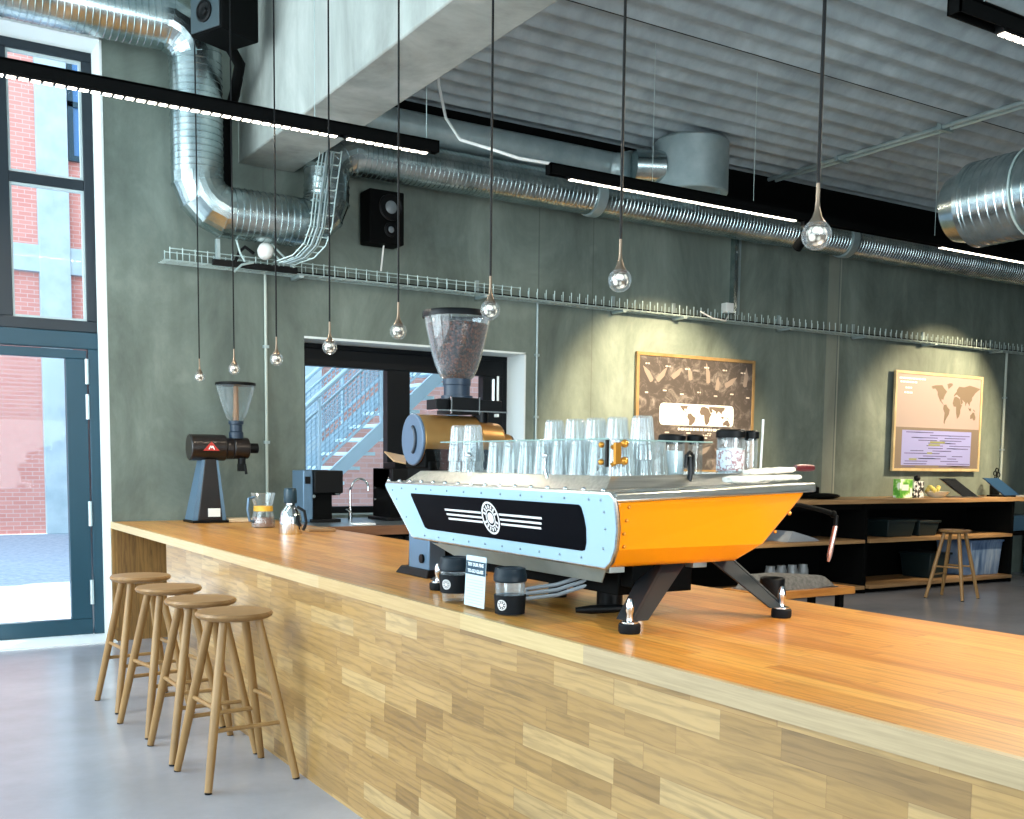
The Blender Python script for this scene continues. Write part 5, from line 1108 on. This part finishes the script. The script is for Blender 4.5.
bars(MB(), [(7.48, 8.1, 1.83), (8.18, 8.32, 1.83)], py, .026, 1).build('printed_lines', WP, t1, smooth=0)
rows = [(7.3 + .3 * k, 7.36 + .3 * k, 1.79) for k in range(4)] + [(7.7, 7.95, 1.77), (7.72, 7.92, 1.74), (7.65, 7.98, 1.70)] + [(PX0 + .12 + .27 * k, PX0 + .19 + .27 * k, 2.50 - .015 * (k % 3)) for k in range(6)] + [(PX0 + .12 + .24 * k, PX0 + .17 + .24 * k, 2.2 + .03 * (k % 2)) for k in range(7)]
bars(MB(), rows, py, .014, 2).build('printed_lines', PALEB, t1, smooth=0)
mb = MB(); random.seed(11)
for k in range(15):
    cx0 = PX0 + .15 + (k % 8) * .2 + random.uniform(-.03, .03); cz0 = (2.40 if k < 8 else 1.58) + random.uniform(-.06, .05); a = random.uniform(.5, 2.4); l_ = random.uniform(.07, .13)
    q = [(l_, 0), (l_ * .3, .02), (-l_, .03), (-l_ * 1.1, 0), (-l_, -.025), (0, -.035)]
    mb = MB().prism([(cx0 + u * math.cos(a) - v * math.sin(a), py, cz0 + u * math.sin(a) + v * math.cos(a)) for u, v in q], (0, -.0006, 0)); mb.build('printed_sketch', mat('poster_sketch', '#8a7c72', .6) if k == 0 else bpy.data.materials['poster_sketch'], t1, smooth=0)

QX0, QX1, QZ0, QZ1 = 10.93, 12.68, 1.40, 2.645
FRP = noisy(mat('pale_oak_frame', '#b29d78', .4), [(.3, '#a38e69'), (.7, '#bfab86')], 5, 4)
t2, qy = poster(QX0, QX1, QZ0, QZ1, 'framed beige poster with small world map over a lilac chart, right on the wall', mat('beige_poster', '#948684', .6), FRP, .045)
MB().box(QX0 + .035, QX1 - .035, qy - .0008, qy, QZ0 + .035, 1.95).build('chart_ground', mat('taupe_print', '#6c6158', .6), t2, smooth=0)
MB().box(QX0 + .17, QX1 - .19, qy - .0014, qy - .0008, QZ0 + .075, 1.915).build('chart_field', mat('lilac_print', '#8387bb', .6), t2, smooth=0)
random.seed(4); mb = MB(); mb2 = MB()
for k in range(14):
    z = 1.89 - k * .033
    for j in range(3):
        a = QX0 + .18 + random.uniform(0, 1.0); mb.box(a, min(a + random.uniform(.15, .5), QX1 - .2), qy - .0019, qy - .0014, z - .005, z + .005)
for a, b, z in ((11.65, 11.95, 1.77), (11.62, 11.85, 1.735), (11.6, 11.7, 1.63), (11.25, 11.4, 1.55)): mb2.box(a, b, qy - .0022, qy - .0019, z - .012, z + .012)
mb.build('chart_bar', mat('violet_print', '#4f4a70', .6), t2, smooth=0); mb2.build('chart_mark', mat('olive_print', '#7b8058', .6), t2, smooth=0)
worldmap(MB(), 11.6, 12.64, 2.22, qy, -56, 80, 1.35).build('map_land', mat('map_brown', '#6a5d50', .6), t2, smooth=0)
bars(MB(), [(QX0 + .08, QX0 + .58, 2.555), (QX0 + .1, QX0 + .42, 2.51), (QX0 + .2, QX0 + .32, 2.44), (QX0 + .18, QX0 + .34, 2.38)], qy, .02, 6).build('printed_lines', WP, t2, smooth=0)

# ------------------------------------------------------------------ light
def lamp(kind, name, loc, energy, color, **k):
    l = bpy.data.lights.new(name, kind); l.energy = energy; l.color = color
    for a, b in k.items():
        if a not in ('aim',): setattr(l, a, b)
    o = bpy.data.objects.new(name, l); o.location = loc; COL.objects.link(o)
    if 'aim' in k: o.rotation_euler = (Vector(k['aim'])).to_track_quat('-Z', 'Y').to_euler()
    return o
W = bpy.data.worlds.new('sky'); S.world = W; W.use_nodes = True
WN, WL = W.node_tree.nodes, W.node_tree.links; bg = WN['Background']
tc = WN.new('ShaderNodeTexCoord'); sp = WN.new('ShaderNodeSeparateXYZ'); rp = WN.new('ShaderNodeValToRGB')
WL.new(tc.outputs['Generated'], sp.inputs[0]); WL.new(sp.outputs[2], rp.inputs[0]); WL.new(rp.outputs[0], bg.inputs['Color'])
e = rp.color_ramp.elements; e[0].position = 0; e[0].color = (.80, .93, 1, 1); e[1].position = .6; e[1].color = (.55, .80, 1, 1)
bg.inputs['Strength'].default_value = 4.0
lamp('SUN', 'sun', (0, 15, 20), 18, (1, .96, .9), angle=.01, aim=(-.45, -.65, -1))
# daylight through the glazed sides
for i, (y, w, zc, h, en) in enumerate(((1.8, 3.1, 2.4, 4.2, 45), (6.05, 4.2, 2.9, 5.1, 330))):
    lamp('AREA', 'daylight_left_%d' % i, (-3.15, y, zc), en, (.80, .95, 1), shape='RECTANGLE', size=h, size_y=w, aim=(1, 0, 0))
for i, (x, w, en) in enumerate(((-1.7, 2.1, 30), (2.3, 4.1, 60))):
    lamp('AREA', 'daylight_front_%d' % i, (x, -4.95, 2.4), en, (.90, .97, 1), shape='RECTANGLE', size=w, size_y=3.8, aim=(0, 1, 0))
lamp('AREA', 'ceiling_fill', (3.0, -4.9, 1.4), 290, (.86, .96, 1), shape='RECTANGLE', size=4.0, size_y=2.0, aim=(.25, 1, .75))  # added uplight at the front opening to bring out the ceiling ribs
lamp('SPOT', 'counter_spot', (3.7, .5, 3.45), 620, (1, .84, .58), spot_size=R(70), spot_blend=.9, shadow_soft_size=.05, aim=(-.55, 1.0, -2.5))
for (c_, d_), en in zip(SPOTS, (1000, 950)):
    lamp('SPOT', 'spot_beam', c_, en, (1, .79, .50), spot_size=R(68), spot_blend=.55, shadow_soft_size=.03, aim=d_)
for x0, x1, y, z, en in ((-2.2, 3.3, TY, TZ - .04, 95), (4.42, 6.75, TY, TZ - .04, 40), (8.62, 11.9, TY, TZ - .04, 30), (4.52, 6.5, 3.1, 3.43, 130)):
    lamp('AREA', 'track_glow', ((x0 + x1) / 2, y, z), en, (1, .86, .66), shape='RECTANGLE', size=x1 - x0, size_y=.03, aim=(0, 0, -1))

# ------------------------------------------------------------------ camera
f, cx, cy = 1051.54, 512, 555.6; yaw, pitch, roll = .5553064, -.0881172, .0110591
a_ = Vector((math.sin(yaw) * math.cos(pitch), math.cos(yaw) * math.cos(pitch), math.sin(pitch))); r0 = Vector((math.cos(yaw), -math.sin(yaw), 0)); u0 = r0.cross(a_)
r_ = r0 * math.cos(roll) + u0 * math.sin(roll); u_ = -r0 * math.sin(roll) + u0 * math.cos(roll)
cam = bpy.data.cameras.new('camera'); co = bpy.data.objects.new('camera', cam); COL.objects.link(co)
co.matrix_world = Matrix(((r_.x, u_.x, -a_.x, 0), (r_.y, u_.y, -a_.y, 0), (r_.z, u_.z, -a_.z, 1.45), (0, 0, 0, 1)))
cam.sensor_width = 36; cam.sensor_fit = 'HORIZONTAL'; cam.lens = f * 36 / 1024; cam.shift_y = (cy - 409.5) / 1024; cam.clip_start = .05; cam.clip_end = 200
S.camera = co
S.view_settings.view_transform = 'Standard'; S.view_settings.look = 'None'; S.view_settings.gamma = 1; S.view_settings.use_curve_mapping = False
S.view_settings.exposure = 0.0
